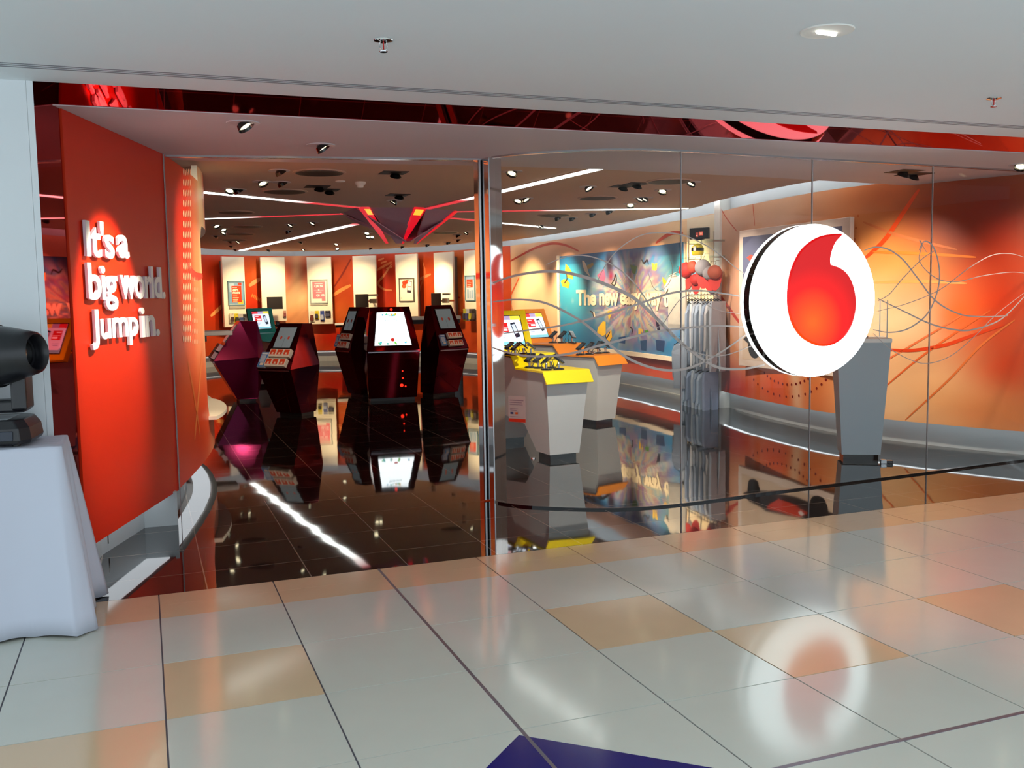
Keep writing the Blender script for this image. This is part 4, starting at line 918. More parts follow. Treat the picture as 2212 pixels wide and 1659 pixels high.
def put_phone(px, py, z, az, lab, grp, s=1.0):
    p = onz(px, py, z); o = phone0 if st['h'] else dup(phone0); st['h'] = False
    o.location = (p.x, p.y, z+.001); o.rotation_euler = (0, 0, math.radians(az)); o.scale = (s, s, s); o['label'] = lab; o['group'] = grp
def counter(label, x, y, az, rgb, scl=1.0, zf=.86, zg=.985, ztop=1.42, W=.50, y1=.60, y2=1.02, ye=1.42, wtop=None):
    t = thing('phone_counter', label, 'display counter', (x, y, 0), math.radians(az), 'stepped phone counters')
    t.scale = (scl, scl, scl); col = mat('counter_%d_%d_%d' % rgb, rgb, .45, spec=.25)
    hw = lambda z: .155*W/.5+(W*.5-.02-.155*W/.5)*min(1, z/.86)
    side = [(.05, .055), (.33, .055), (.55, .30), (1.0, .34), (1.25, .055), (ye-.05, .055), (ye+.02, zg+.05), (ye-.12, zg-.03), (y2-.1, zg-.03), (y1+.14, zg-.04), (y1-.02, zf-.024), (.03, zf-.022), (-.02, zf-.12)]
    n = len(side); vs = [(-hw(z), yy, z) for yy, z in side]+[(hw(z), yy, z) for yy, z in side]
    mb = MB(); mb.add(vs, [tuple(range(n)), tuple(range(n, 2*n))[::-1]]+[(i, (i+1) % n, n+(i+1) % n, n+i) for i in range(n)]); mb.build('body', CABWHITE, t)
    mb = MB(); mb.box((-.14*W/.5, .08, 0), (.14*W/.5, .32, .056)); mb.box((-.14*W/.5, 1.24, 0), (.14*W/.5, ye-.08, .056)); mb.build('plinth', BLACKG, t)
    # coloured ribbon top
    rb = [(-.085, zf-.115), (.0, zf), (y1, zf), (y1+.11, zg), (y2+.22, zg)]
    h = .018; w2 = W*.5
    prof = rb+[(a, b-h) for a, b in rb[::-1]]; prof[-1] = (-.085+.02, zf-.115-h*.3)
    n = len(prof); vs = [(-w2, a, b) for a, b in prof]+[(w2, a, b) for a, b in prof]
    mb = MB(); mb.add(vs, [tuple(range(n)), tuple(range(n, 2*n))[::-1]]+[(i, (i+1) % n, n+(i+1) % n, n+i) for i in range(n)]); mb.build('folded_top', col, t)
    # screen panel
    b0 = Vector((0, y2+.18, zg-.005)); b1_ = Vector((0, y2+.38, ztop)); es = (b1_-b0); Lp = es.length; es.normalize()
    Mp = frame_at(b0, (1, 0, 0), Vector((0, -es.z, es.y)), es)
    mb = MB(); mb.box((-w2, 0, -.06), (w2, Lp, 0), M=Mp); mb.build('screen_panel', col, t)
    a, b_ = w2*.66, Lp*.16; c_ = Lp*.86
    mb = MB(); mb.box((-a-.01, b_-.01, 0), (a+.01, c_+.01, .006), M=Mp); bz = mb.build('bezel', BLACKG, t)
    mb = MB(); mb.box((-a, b_, .004), (a, c_, .0075), M=Mp); sc_ = mb.build('screen', mat('lit_white', (235, 245, 255), .3, emit=(215, 232, 250), estr=1.0), t)
    mb = MB(); M2 = Mp @ Matrix.Translation((0, 0, .0082)); hh = c_-b_
    rects(mb, M2, [(-a, c_-hh*.16, -a*.3, c_, (214, 50, 60)), (-a*.3, c_-hh*.14, a*.3, c_, (170, 150, 190)), (a*.3, c_-hh*.18, a, c_, (226, 214, 70)), (-a, b_, a, b_+hh*.16, (120, 190, 205)), (-a*.9, b_+hh*.1, a*.9, c_-hh*.14, (222, 234, 250)), (-a*.78, c_-hh*.56, a*.02, c_-hh*.24, (206, 30, 34)), (-a*.7, c_-hh*.32, -a*.3, c_-hh*.28, (250, 240, 240)), (-a*.7, c_-hh*.41, a*.0, c_-hh*.40, (250, 240, 240)), (-a*.5, c_-hh*.52, -a*.05, c_-hh*.45, (250, 240, 240)), (-a*.75, b_+hh*.3, -a*.2, b_+hh*.32, (130, 140, 170)), (-a*.75, b_+hh*.24, -a*.3, b_+hh*.26, (130, 140, 170))])
    Mr_ = M2 @ Matrix.Translation((a*.48, b_+hh*.5, .008)) @ Matrix.Rotation(.22, 4, 'Z')
    rects(mb, Mr_, [(-a*.17, -hh*.26, a*.17, hh*.26, (30, 36, 52)), (-a*.12, -hh*.12, a*.12, hh*.2, (190, 205, 225))])
    o = mb.build('screen_print', vcol('screen_artwork', .3, 1.0), t); o['label'] = 'red price tag and phone picture on the screen'
    return t
counter('nearest phone counter, bright yellow top over a tapering grey body', 3.70, 2.88, 4, (255, 226, 0), 1.0, .86, .985, 1.41, .50)
counter('orange topped phone counter behind the yellow one', 5.20, 4.98, 20, (255, 150, 0), 1.0, .84, .96, 1.39, .50)
counter('teal topped phone counter seen far back between the left kiosks', 2.26, 11.2, 12, (0, 140, 130), 1.0, .86, .985, 1.42, .46)
for i, (px, py, az, lab) in enumerate(((1144, 795, 10, 'leftmost'), (1163, 796, 10, 'second from the left'), (1180, 800, -60, 'middle, largest'), (1190, 796, -60, 'second from the right'), (1207, 799, 170, 'rightmost'))):
    put_phone(px, py, .86, az, 'black display phone on the front step of the yellow counter, '+lab, 'phones on the yellow counter', 1.12)
for px, py, az, lab in ((1099, 766, 10, 'leftmost'), (1113, 768, 10, 'second from the left'), (1131, 765, 150, 'second from the right'), (1147, 766, 170, 'rightmost')):
    put_phone(px, py, .985, az, 'black display phone on the rear step of the yellow counter, '+lab, 'phones on the yellow counter', 1.0)
for px, py, az, lab in ((1254, 767, 10, 'leftmost'), (1273, 766, 10, 'second from the left'), (1292, 764, 30, 'second from the right'), (1308, 763, 150, 'rightmost')):
    put_phone(px, py, .84, az, 'black display phone on the front step of the orange counter, '+lab, 'phones on the orange counter', 1.2)
for px, py, az, lab in ((1194, 741, 10, 'left'), (1214, 741, 10, 'middle'), (1236, 741, 90, 'right')):
    put_phone(px, py, .96, az, 'black display phone on the rear step of the orange counter, '+lab, 'phones on the orange counter', 1.2)
for px, py, az, lab in ((583, 713, 0, 'left'), (592, 713, 150, 'middle'), (600, 713, 90, 'right')):
    put_phone(px, py, .985, az, 'tiny black display phone on the teal counter, '+lab, 'phones on the teal counter', 1.3)

# grey tapering pedestal with clear case behind the sign
p = onz(1857, 993); pd = thing('display_pedestal', 'tall grey tapering pedestal with clear case behind the round sign', 'pedestal', (p.x+.06, p.y+.08, 0), math.radians(-32))
mb = MB(); mb.add([(-.17, -.12, .05), (.17, -.12, .05), (.17, .16, .05), (-.17, .16, .05), (-.235, -.19, 1.09), (.235, -.19, 1.09), (.235, .24, 1.09), (-.235, .24, 1.09)], [(0, 3, 2, 1), (4, 5, 6, 7), (0, 1, 5, 4), (1, 2, 6, 5), (2, 3, 7, 6), (3, 0, 4, 7)]); mb.build('body', mat('pedestal_grey', (168, 182, 190), .4), pd)
mb = MB(); mb.box((-.155, -.10, 0), (.155, .15, .05)); mb.build('plinth', BLACKG, pd)
mb = MB(); mb.box((-.24, -.195, 1.09), (.24, .245, 1.125)); mb.build('top_board', WHITE, pd)
ACR = glassmat('clear_acrylic', (.97, .98, .98), .05)
mb = MB(); mb.box((-.20, -.16, 1.126), (.20, .21, 1.47)); mb.build('clear_case', ACR, pd)
mb = MB()
for sx in (-.2, .2):
    for sy in (-.16, .21): mb.box((sx-.004, sy-.004, 1.126), (sx+.004, sy+.004, 1.47))
mb.build('case_edge', mat('case_edges', (190, 195, 195), .3), pd)
cph = thing('handset', 'small dark phone lying in the clear case on the grey pedestal', 'phone', (p.x+.06, p.y+.08, 1.127), .4); mb = MB(); mb.box((-.03, -.06, 0), (.03, .06, .016)); mb.build('body', BLACKG, cph, bevel=.004)
mb = MB(); mb.box((-.024, -.035, .016), (.024, .045, .0175)); mb.build('screen', MATS['phone_screen'], cph)
# floor socket
p = onz(1914, 1001); t = thing('floor_socket', 'small shiny floor socket right of the pedestal foot', 'socket', (p.x, p.y, 0), -.5)
mb = MB(); mb.box((-.05, -.03, 0), (.0, .03, .035)); mb.build('steel_block', STEEL, t, bevel=.004); mb = MB(); mb.box((.0, -.03, 0), (.055, .03, .03)); mb.build('black_block', BLACKG, t, bevel=.004)
# small floor puck by the yellow counter
p = onz(1152, 991); t = thing('floor_puck', 'small round metal puck on the floor beside the yellow counter', 'floor fitting', (p.x, p.y, 0)); mb = MB(); mb.lathe([(.001, 0), (.026, 0), (.022, .014), (.001, .016)], 18); mb.build('puck', STEEL, t)

# ================================================================== BACK WALL BOARDS
OB = Surf([tuple(BACK.at(u, 0, .40).xy) for u in np.linspace(0, BACK.L, 60)], 1, smooth=1)
BOARD = mat('cream_board', (244, 236, 214), .55, noise=.03, nscale=2)
def board(x0, x1, ybot, lab, ztop=2.60):
    xm = (x0+x1)/2; h0 = OB.hit(x0, 620); h1 = OB.hit(x1, 620); um = (h0[0]+h1[0])/2; wd = abs(h1[0]-h0[0])*.97
    zb = OB.hit(xm, ybot)[1]; c_ = OB.at(um, 0, 0); n = (OB.at(um, 0, 1)-c_); rz = math.atan2(n.y, n.x)+PI/2
    t = thing('display_board', lab, 'display board', (c_.x, c_.y, zb), rz, 'cream display boards on the back wall')
    mb = MB(); mb.box((-wd/2, 0, 0), (wd/2, .06, ztop-zb)); mb.build('panel', BOARD, t, bevel=.004)
    mb = MB(); mb.box((-wd/2+.12, .06, .1), (wd/2-.12, .272, ztop-zb-.1)); mb.build('mounting_box', mat('mount_grey', (120, 110, 100), .6), t)
    Mw = Matrix.Translation((c_.x, c_.y, zb)) @ Matrix.Rotation(rz, 4, 'Z')
    return Mw @ Matrix.Rotation(PI/2, 4, 'X'), wd     # XY plane of this frame = board face, Z out of it
def onplane(Mf, x, y):
    Mi = Mf.inverted(); o = Mi @ CAM; d = (Mi.to_3x3() @ ray(x, y)); t = -o.z/d.z; q = o+d*t; return q.x, q.y
boards = {}
for k, (x0, x1, yb, lab) in enumerate(((482, 531, 706, 'leftmost cream board, with a blue and red poster and hanging packs'), (564, 618, 694, 'second cream board, behind the teal screen, with a black monitor before it'), (663, 717, 700, 'third cream board, with a pink price poster and four packs'), (762, 813, 692, 'fourth cream board, plain, above the side-on kiosk'), (854, 902, 692, 'fifth cream board, with a white phone poster'), (937, 979, 690, 'sixth cream board, brightly spot-lit and bare'), (1002, 1034, 690, 'seventh and narrowest cream board, beside the steel post'))):
    boards[k] = board(x0, x1, yb, lab)
def poster(Mf, x0, y0, x1, y1, lab, fn, frame=(150, 155, 150), grp='framed posters on the cream boards'):
    a = onplane(Mf, x0, y1); b_ = onplane(Mf, x1, y0); cx = (a[0]+b_[0])/2; wd = abs(b_[0]-a[0]); ht = abs(b_[1]-a[1])
    t = thing('wall_poster', lab, 'poster', (0, 0, 0), 0, grp); t.matrix_world = Mf @ Matrix.Translation((cx, min(a[1], b_[1]), .002))
    mb = MB(); e = .022
    mb.box((-wd/2, 0, 0), (wd/2, e, .03)); mb.box((-wd/2, ht-e, 0), (wd/2, ht, .035)); mb.box((-wd/2, e, 0), (-wd/2+e, ht-e, .03)); mb.box((wd/2-e, e, 0), (wd/2, ht-e, .03)); mb.build('frame', mat('frame_%d' % frame[0], frame, .35), t)
    mb = MB(); mb.box((-wd/2+e, e, 0), (wd/2-e, ht-e, .012)); mb.build('sheet', mat('poster_sheet', (236, 230, 215), .5), t)
    mb = MB(); fn(mb, Matrix.Translation((0, 0, .0135)), wd/2-e, ht); mb.build('print', PRINT, t)
    return t
def p68(mb, M_, w_, h):
    rects(mb, M_, [(-w_, .03, w_, h-.03, (120, 160, 185)), (-w_*.9, h*.55, -w_*.3, h*.9, (175, 200, 210)), (w_*.2, h*.05, w_*.9, h*.2, (215, 190, 70)), (-w_*.62, h*.12, w_*.7, h*.8, (226, 62, 24)), (w_*.25, h*.82, w_*.75, h*.93, (220, 60, 40))])
    A = at_m(M_ @ Matrix.Translation((0, 0, .004))); c = s2l((250, 225, 200))
    text_on(mb, A, 'Get up to', -w_*.5, w_*.1, h*.70, h*.755, 0, .0004, 0, bold=.02, col=c); text_on(mb, A, '68%', -w_*.5, w_*.3, h*.575, h*.675, 0, .0004, 0, bold=.05, col=c); text_on(mb, A, 'more', -w_*.5, w_*.5, h*.47, h*.555, 0, .0004, 0, bold=.04, col=c)
    for k in range(4): rects(mb, M_ @ Matrix.Translation((0, 0, .004)), [(-w_*.5, h*(.16+.07*k), w_*(.1+.1*((k*7) % 3)), h*(.19+.07*k), (246, 190, 150))])
def pqr(mb, M_, w_, h):
    rects(mb, M_, [(-w_*.8, h*.1, w_*.82, h*.9, (232, 120, 128)), (-w_*.8, h*.08, w_*.35, h*.2, (238, 225, 210))])
    A = at_m(M_ @ Matrix.Translation((0, 0, .004))); c = s2l((250, 225, 225))
    text_on(mb, A, 'QR 50', -w_*.55, w_*.55, h*.66, h*.77, 0, .0004, 0, bold=.04, col=c); text_on(mb, A, 'QR 100', -w_*.35, w_*.7, h*.28, h*.39, 0, .0004, 0, bold=.04, col=c)
    rects(mb, M_ @ Matrix.Translation((0, 0, .004)), [(-w_*.5, h*.80, w_*.5, h*.83, (246, 200, 205)), (-w_*.6, h*.545, w_*.6, h*.555, (246, 200, 205)), (-w_*.1, h*.52, w_*.1, h*.60, (246, 200, 205)), (-w_*.35, h*.46, w_*.35, h*.48, (246, 200, 205))])
def pphone(mb, M_, w_, h):
    rects(mb, M_, [(-w_*.95, h*.05, w_*.95, h*.95, (240, 232, 212))])
    for (a, b_, r_, c) in ((-.28, .80, .36, (226, 70, 40)), (.05, .84, .3, (226, 80, 50)), (-.38, .66, .34, (230, 90, 50))): mb.add([M_ @ Vector((w_*(a+r_*math.cos(k*PI/6)), h*(b_)+w_*r_*math.sin(k*PI/6)*.8, .0015)) for k in range(12)], [tuple(range(12))], 0, s2l(c))
    M3 = M_ @ Matrix.Translation((w_*.42, h*.64, .003)) @ Matrix.Rotation(-.12, 4, 'Z'); rects(mb, M3, [(-w_*.3, -h*.26, w_*.3, h*.24, (60, 50, 60)), (-w_*.24, -h*.16, w_*.24, h*.20, (235, 235, 230)), (-w_*.24, -h*.02, w_*.24, h*.02, (190, 150, 140))])
    rects(mb, M_, [(-w_*.9, h*.14, -w_*.7, h*.17, (225, 90, 80))])
def pblue(mb, M_, w_, h):
    rects(mb, M_, [(-w_*.9, .03, w_*.9, h-.03, (205, 215, 225)), (-w_*.9, h*.82, w_*.9, h*.95, (150, 180, 210)), (-w_*.8, h*.52, w_*.6, h*.84, (228, 78, 40)), (-w_*.7, h*.10, -w_*.35, h*.45, (150, 180, 200)), (-w_*.2, h*.10, w_*.15, h*.4, (170, 190, 205)), (w_*.3, h*.10, w_*.6, h*.42, (150, 180, 205))])
    for k in range(4): rects(mb, M_ @ Matrix.Translation((0, 0, .005)), [(-w_*.6, h*(.56+.065*k), w_*(.1+.1*(k % 3)), h*(.58+.065*k), (250, 215, 195))])
def pk(n_): return boards[n_][0]
poster(pk(0), 493, 607, 526, 660, 'framed blue poster with red panel reading 68% more', p68, (110, 150, 165))
poster(pk(2), 671, 603, 707, 656, 'framed pink poster reading QR 50 and QR 100', pqr)
poster(pk(4), 864, 600, 895, 652, 'framed white poster with a phone and red bubbles', pphone, (90, 85, 75))
poster(pk(6), 1007, 594, 1027, 650, 'narrow framed poster, red above blue, beside the steel post', pblue, (110, 110, 110))
# grey price pockets under the posters
for n_, (x0, y0, x1, y1), lab in ((0, (495, 660, 529, 667), 'grey strip holder under the 68% poster'), (2, (671, 656, 708, 660), 'thin grey strip holder under the pink poster')):
    a = onplane(pk(n_), x0, y1); b_ = onplane(pk(n_), x1, y0); mb = MB(); Mh = pk(n_); mb.box((a[0], min(a[1], b_[1]), .001), (b_[0], max(a[1], b_[1])-.004, .02), M=Mh); tag(mb.build('strip_holder', mat('strip_grey', (170, 165, 150), .5)), lab, 'holder')
# hanging accessory packs
def hpack(n_, px, py, wpx, hpx, c1, c2, lab):
    a = onplane(pk(n_), px-wpx/2, py+hpx/2); b_ = onplane(pk(n_), px+wpx/2, py-hpx/2); w_ = (b_[0]-a[0])/2; h = b_[1]-a[1]
    t = thing('accessory_pack', lab, 'accessory', (0, 0, 0), 0, 'accessory packs hanging on the cream boards'); t.matrix_world = pk(n_) @ Matrix.Translation(((a[0]+b_[0])/2, a[1], .002))
    mb = MB(); mb.box((-w_, 0, .03), (w_, h, .036)); mb.build('backing_card', mat('card_%d_%d_%d' % c1, c1, .4), t)
    mb = MB(); mb.prism([(-w_*.7, h*.12), (w_*.7, h*.12), (w_*.8, h*.3), (w_*.6, h*.62), (-w_*.6, h*.62), (-w_*.8, h*.3)], .036, .075); mb.build('blister', mat('blist_%d_%d_%d' % c2, c2, .2), t, bevel=.004)
    mb = MB(); mb.tube([(0, h*.9, 0), (0, h*.9, .08), (0, h*.94, .09)], .005, 6); mb.build('hook', STEEL, t)
for k, (px, wd, c1, c2, nm) in enumerate(((499, 9, (225, 215, 190), (80, 60, 60), 'cream pack'), (509, 8, (220, 200, 40), (60, 60, 50), 'yellow pack'), (518, 10, (190, 185, 180), (60, 80, 120), 'grey and blue pack'), (528, 9, (50, 45, 50), (90, 90, 100), 'black pack'))):
    hpack(0, px, 687+k*.6, wd, 21, c1, c2, nm+' hanging on the leftmost cream board')
for k, (px, wd, hh, c1, c2, nm) in enumerate(((675, 9, 24, (228, 220, 195), (110, 60, 50), 'cream pack'), (685, 8, 18, (215, 195, 30), (70, 70, 80), 'yellow pack'), (697, 8, 22, (60, 80, 150), (190, 200, 220), 'blue and silver pack'), (709, 11, 14, (36, 34, 48), (90, 90, 110), 'black pack'))):
    hpack(2, px, 671+hh/2, wd, hh, c1, c2, nm+' hanging on the third cream board')
for k, (px, wd, c1, c2, nm) in enumerate(((1007, 6, (190, 190, 60), (60, 60, 70), 'yellow pack'), (1013, 6, (180, 180, 190), (60, 70, 120), 'silver pack'), (1020, 6, (60, 55, 60), (190, 180, 60), 'dark pack'), (1027, 6, (40, 36, 40), (80, 70, 70), 'black pack'))):
    hpack(6, px, 680, wd, 26, c1, c2, nm+' hanging on the narrow board by the steel post')
hpack(1, 614, 678, 6, 14, (200, 150, 130), (150, 80, 80), 'small pink pack hanging on the second cream board')
# black monitors with arms in front of the boards
def monitor(n_, x0, y0, x1, y1, off, lab, arm):
    Mf = pk(n_) @ Matrix.Translation((0, 0, off)); a = onplane(Mf, x0, y1); b_ = onplane(Mf, x1, y0); w_ = (b_[0]-a[0])/2; h = b_[1]-a[1]
    t = thing('monitor', lab, 'monitor', (0, 0, 0), 0, 'black monitors in front of the cream boards'); t.matrix_world = Mf @ Matrix.Translation(((a[0]+b_[0])/2, a[1], 0))
    mb = MB(); mb.box((-w_, 0, 0), (w_, h, .05)); mb.build('screen_back', mat('monitor_back', (28, 22, 20), .45), t, bevel=.006)
    mb = MB(); mb.box((-w_*.5, h*.2, -.03), (w_*.5, h*.7, 0)); mb.tube([(0, h*.45, -.03), (0, h*.45, -off+.01)], .025, 8); mb.build('wall_arm', STEEL, t)
    if arm:
        mb = MB(); mb.box((w_*1.05, h*.3, -.1), (w_*2.1, h*.62, -.02)); mb.box((w_*.6, h*.85, -.14), (w_*2.1, h*.98, -.09)); mb.build('side_holder', mat('holder_metal', (150, 145, 130), .3, .6), t)
monitor(1, 577, 641, 609, 668, .55, 'black monitor back before the second cream board, above the teal screen', False)
monitor(3, 770, 635, 796, 664, .55, 'black monitor back before the fourth cream board, left of the white screen', True)
monitor(5, 935, 633, 953, 664, .55, 'black monitor back before the spot-lit sixth cream board', True)
# shelves and service desks glimpsed behind
def slab(name, lab, cat, x0, x1, y0, y1, z0, z1, px=None):
    t = thing(name, lab, cat, ((x0+x1)/2, (y0+y1)/2, 0)); return t
t = thing('wall_shelf', 'white shelf counter glimpsed beyond the edge of the left curved wall', 'shelf', (.62, 9.0, 1.08))
mb = MB(); mb.box((-.55, -.25, 0), (.55, .25, .06)); mb.build('top', WHITE, t, bevel=.01); mb = MB(); mb.box((-.5, -.2, -.08), (.2, .2, 0)); mb.build('underframe', BLACK, t)
mb = MB(); mb.box((-.45, -.1, -1.08), (-.35, .1, -.08)); mb.build('support_leg', BLACK, t)
t = thing('paper_pad', 'white pad lying on the left shelf counter', 'papers', (.55, 8.95, 1.141)); mb = MB(); mb.box((-.12, -.1, 0), (.12, .1, .025)); mb.build('sheets', WHITE, t)
g0 = onz(1016, 812); 
t = thing('service_desk', 'narrow service desk with white top behind the right kiosk', 'desk', (5.35, 12.6, 0), -.25)
mb = MB(); mb.box((-.9, -.25, 1.14), (.42, .25, 1.2)); mb.build('top', WHITE, t); mb = MB(); mb.box((-.86, -.22, 1.06), (.4, .22, 1.14)); mb.build('apron', BLACK, t)
mb = MB(); mb.box((.05, -.2, .55), (.38, .2, 1.06)); mb.build('front_panel', CABWHITE, t); mb = MB(); mb.box((-.0, -.22, 0), (.44, .22, .55)); mb.build('base', BLACKG, t)
mb = MB(); mb.box((-.84, -.2, 0), (-.7, .2, 1.06)); mb.build('support_leg', BLACK, t)
t = thing('wall_ledge', 'short white ledge on the back wall left of the side-on kiosk', 'shelf', (0, 0, 0)); Mf = pk(2); a = onplane(Mf, 729, 707); b_ = onplane(Mf, 752, 697)
mb = MB(); mb.box((a[0], a[1]+.06, -.1), (b_[0]+.2, b_[1], .3), M=Mf); mb.build('top', WHITE, t); mb = MB(); mb.box((a[0], a[1], -.1), (b_[0]+.15, a[1]+.06, .2), M=Mf); mb.build('underframe', BLACK, t)

# ================================================================== BLUE MURAL POSTER
OR = Surf([tuple(REAR.at(u, 0, ST+.01).xy) for u in np.linspace(0, REAR.L, 60)], 1, smooth=1)
ua = OR.hit(1213, 640)[0]; ub = OR.hit(1481, 640)[0]
vt = (OR.hit(1215, 553)[1]+OR.hit(1478, 524)[1])/2; vb = (OR.hit(1343, 756)[1]+OR.hit(1460, 771)[1])/2
ML = ub-ua; MH = vt-vb
mu = thing('mural_poster', 'big blue painted mural poster with white slogan, birds and butterflies', 'mural', (0, 0, 0))
def mfn(U, V):
    x = (U-ua)/ML; y = (V-vb)/MH
    col = np.ones(U.shape+(3,))*np.array(s2l((20, 112, 172)))
    def mixc(w_, c): 
        w_ = np.clip(w_, 0, 1)[..., None]; return col*(1-w_)+np.array(s2l(c))*w_
    n1 = vnoise(x*9, y*5, 3); n2 = vnoise(x*16, y*9, 8); n3 = vnoise(x*7, y*4, 12)
    col = mixc(np.exp(-((x-.12)**2/.03+(y-.6)**2/.12))*.75, (70, 190, 220)); col = mixc(np.exp(-((x-.93)**2/.01+(y-.75)**2/.06))*.8, (50, 175, 205))
    col = mixc((y > .9)*.5, (14, 70, 140)); col = mixc(np.clip((n1-.55)*4, 0, 1)*np.exp(-((y-.5)**2)/.02)*.6, (200, 215, 215))
    cx, cy = .62, .50; an = np.arctan2((y-cy)*.8, x-cx); rr_ = np.hypot((x-cx)*1.0, (y-cy)*.75)
    ra = vnoise(an*4+20, rr_*6.0+3, 17, 3); rb = vnoise(an*8+40, rr_*3, 27, 3); env = np.exp(-(rr_/.30)**3)*.75
    pal = [(232, 226, 215), (228, 200, 70), (222, 120, 150), (60, 150, 200), (238, 214, 150), (200, 90, 60), (150, 110, 180), (210, 175, 40)]
    idx = np.clip(((ra*1.6-.3)*8), 0, 7.99)
    for k, c in enumerate(pal):
        w_ = np.exp(-((idx-k-.5)/.7)**2)*env*.85; col = mixc(w_, c)
    col = mixc(np.clip((rb-.62)*6, 0, 1)*env, (240, 235, 225)); col = mixc(np.clip((n2-.66)*6, 0, 1)*env*.8, (40, 60, 110))
    col = mixc(np.exp(-(((x-.43)/.035)**2+((y-.88)/.14)**2)**1.5), (34, 20, 40)); col = mixc(np.exp(-(((x-.44)/.02)**2+((y-.74)/.05)**2)), (140, 20, 60))
    return col
mb = MB(); slab_on(mb, OR, ua, ub, vb, vt, .03, .03, mfn, res=.03)
def mp(x, y): return OR.hit(x, y)
def wing(mb, pts, c): poly_on(mb, OR, [mp(*p) for p in pts], .033, c)
for pts, c in (([(1225, 569), (1233, 578), (1241, 592), (1241, 603), (1228, 600), (1224, 585)], (222, 170, 50)), ([(1227, 603), (1234, 612), (1231, 623), (1218, 618), (1215, 608), (1220, 603)], (214, 160, 40)),
    ([(1261, 563), (1265, 563), (1270, 572), (1273, 582), (1278, 597), (1272, 592), (1266, 585), (1262, 573)], (236, 236, 220)), ([(1270, 574), (1284, 567), (1286, 572), (1278, 580), (1273, 582)], (150, 140, 90)), ([(1293, 595), (1308, 580), (1312, 600), (1306, 612)], (170, 90, 130)),
    ([(1306, 694), (1312, 695), (1312, 722), (1305, 726), (1293, 718), (1296, 706)], (236, 190, 30)), ([(1312, 724), (1324, 712), (1326, 728), (1320, 738), (1313, 732)], (232, 180, 30)), ([(1316, 672), (1325, 670), (1324, 680), (1319, 692)], (236, 190, 60)),
    ([(1412, 567), (1417, 570), (1417, 584), (1413, 584)], (240, 200, 60)), ([(1418, 570), (1424, 568), (1422, 584), (1418, 585)], (240, 200, 60)), ([(1435, 598), (1442, 605), (1446, 612), (1440, 616), (1436, 610)], (236, 180, 40)),
    ([(1383, 709), (1388, 710), (1388, 722), (1383, 724)], (220, 180, 60)), ([(1389, 710), (1393, 712), (1391, 720)], (220, 180, 60)), ([(1396, 714), (1404, 712), (1406, 722), (1398, 722)], (70, 130, 50)), ([(1365, 572), (1380, 575), (1376, 592), (1370, 590)], (90, 130, 60)),
    ([(1281, 676), (1288, 674), (1290, 686), (1287, 688), (1285, 680)], (235, 220, 200)), ([(1340, 728), (1355, 726), (1354, 742), (1341, 740)], (24, 70, 130)), ([(1387, 736), (1401, 734), (1400, 758), (1389, 756)], (30, 70, 120)), ([(1421, 734), (1440, 736), (1438, 760), (1422, 756)], (26, 60, 110)), ([(1420, 560+132), (1428, 700), (1430, 715), (1424, 712)], (30, 26, 60))):
    wing(mb, pts, c)
for pts in ([(1325, 612), (1330, 605), (1333, 594), (1335, 604), (1331, 616), (1324, 612)], [(1312, 722), (1314, 730), (1322, 716)], [(1226, 585), (1228, 603), (1222, 612)], [(1390, 560), (1395, 568), (1402, 562), (1405, 572)], [(1365, 706), (1370, 712), (1368, 722)], [(1278, 672), (1284, 676), (1287, 690)]):
    stroke(mb, OR, [mp(*p) for p in pts], .03, .035, (40, 30, 30))
o = mb.build('printed_sheet', [GRAPH, WHITE], mu)
def at_or(u, v, off): return OR.at(u, v, off)
cc = s2l((248, 234, 208))
mb = MB()
for s_, x0, x1, yt, ybm in (('The', 1249, 1292, 626, 660), ('new', 1299, 1341, 633, 660), ('easy', 1344, 1389, 633, 669), ('way', 1394, 1434, 633, 671), ('to', 1438, 1462, 628, 663)):
    a_ = OR.hit(x0, 645)[0]; b__ = OR.hit(x1, 645)[0]; xm = (x0+x1)/2
    text_on(mb, at_or, s_, a_, b__, OR.hit(xm, ybm)[1], OR.hit(xm, yt)[1], .034, .008, 0, bold=.035, space=.95, col=cc)
o = mb.build('slogan_lettering', mat('mural_letter', (250, 236, 210), .5), mu, recalc=False); o['label'] = 'cream lettering reading The new easy way to'
mb = MB(); slab_on(mb, OR, ua-.10, ub+.02, vb-.07, vb-.002, .07, .07, (1, 1, 1), 0, 0, res=.2); slab_on(mb, OR, ua-.10, ua-.002, vb-.07, vt+.02, .05, .05, (1, 1, 1), 0, 0, res=.2)
mb.build('frame_ledge', mat('niche_white', (236, 222, 208), .5), mu)

# ---- framed poster on the window wall
OF = Surf([tuple(FRONT.at(u, 0, ST+.03).xy) for u in np.linspace(0, FRONT.L, 50)], 1, smooth=1)
fa = OF.hit(1607, 640); fb = OF.hit(1846, 640); pa = OF.at(fa[0], 0, .02); pb = OF.at(fb[0], 0, .02)
bzz = OF.hit(1607, 789)[1]; tzz = (OF.hit(1607, 498)[1]+OF.hit(1845, 470)[1])/2
d = (pb-pa); Lf = d.length; Mf = frame_at(Vector((pa.x, pa.y, bzz)), d, (d.y, -d.x, 0), (0, 0, 1)); Hf = tzz-bzz
if Mf.to_3x3().determinant() < 0: pass
t = thing('framed_poster', 'large white framed racing poster behind the round sign, slate sky above white', 'poster', (0, 0, 0))
mb = MB(); mb.box((0, 0, 0), (Lf, Hf, .05), M=Mf); mb.build('frame', mat('frame_cream', (232, 212, 196), .4), t, bevel=.005)
mb = MB(); M2 = Mf @ Matrix.Translation((0, 0, .0515)); n = 26
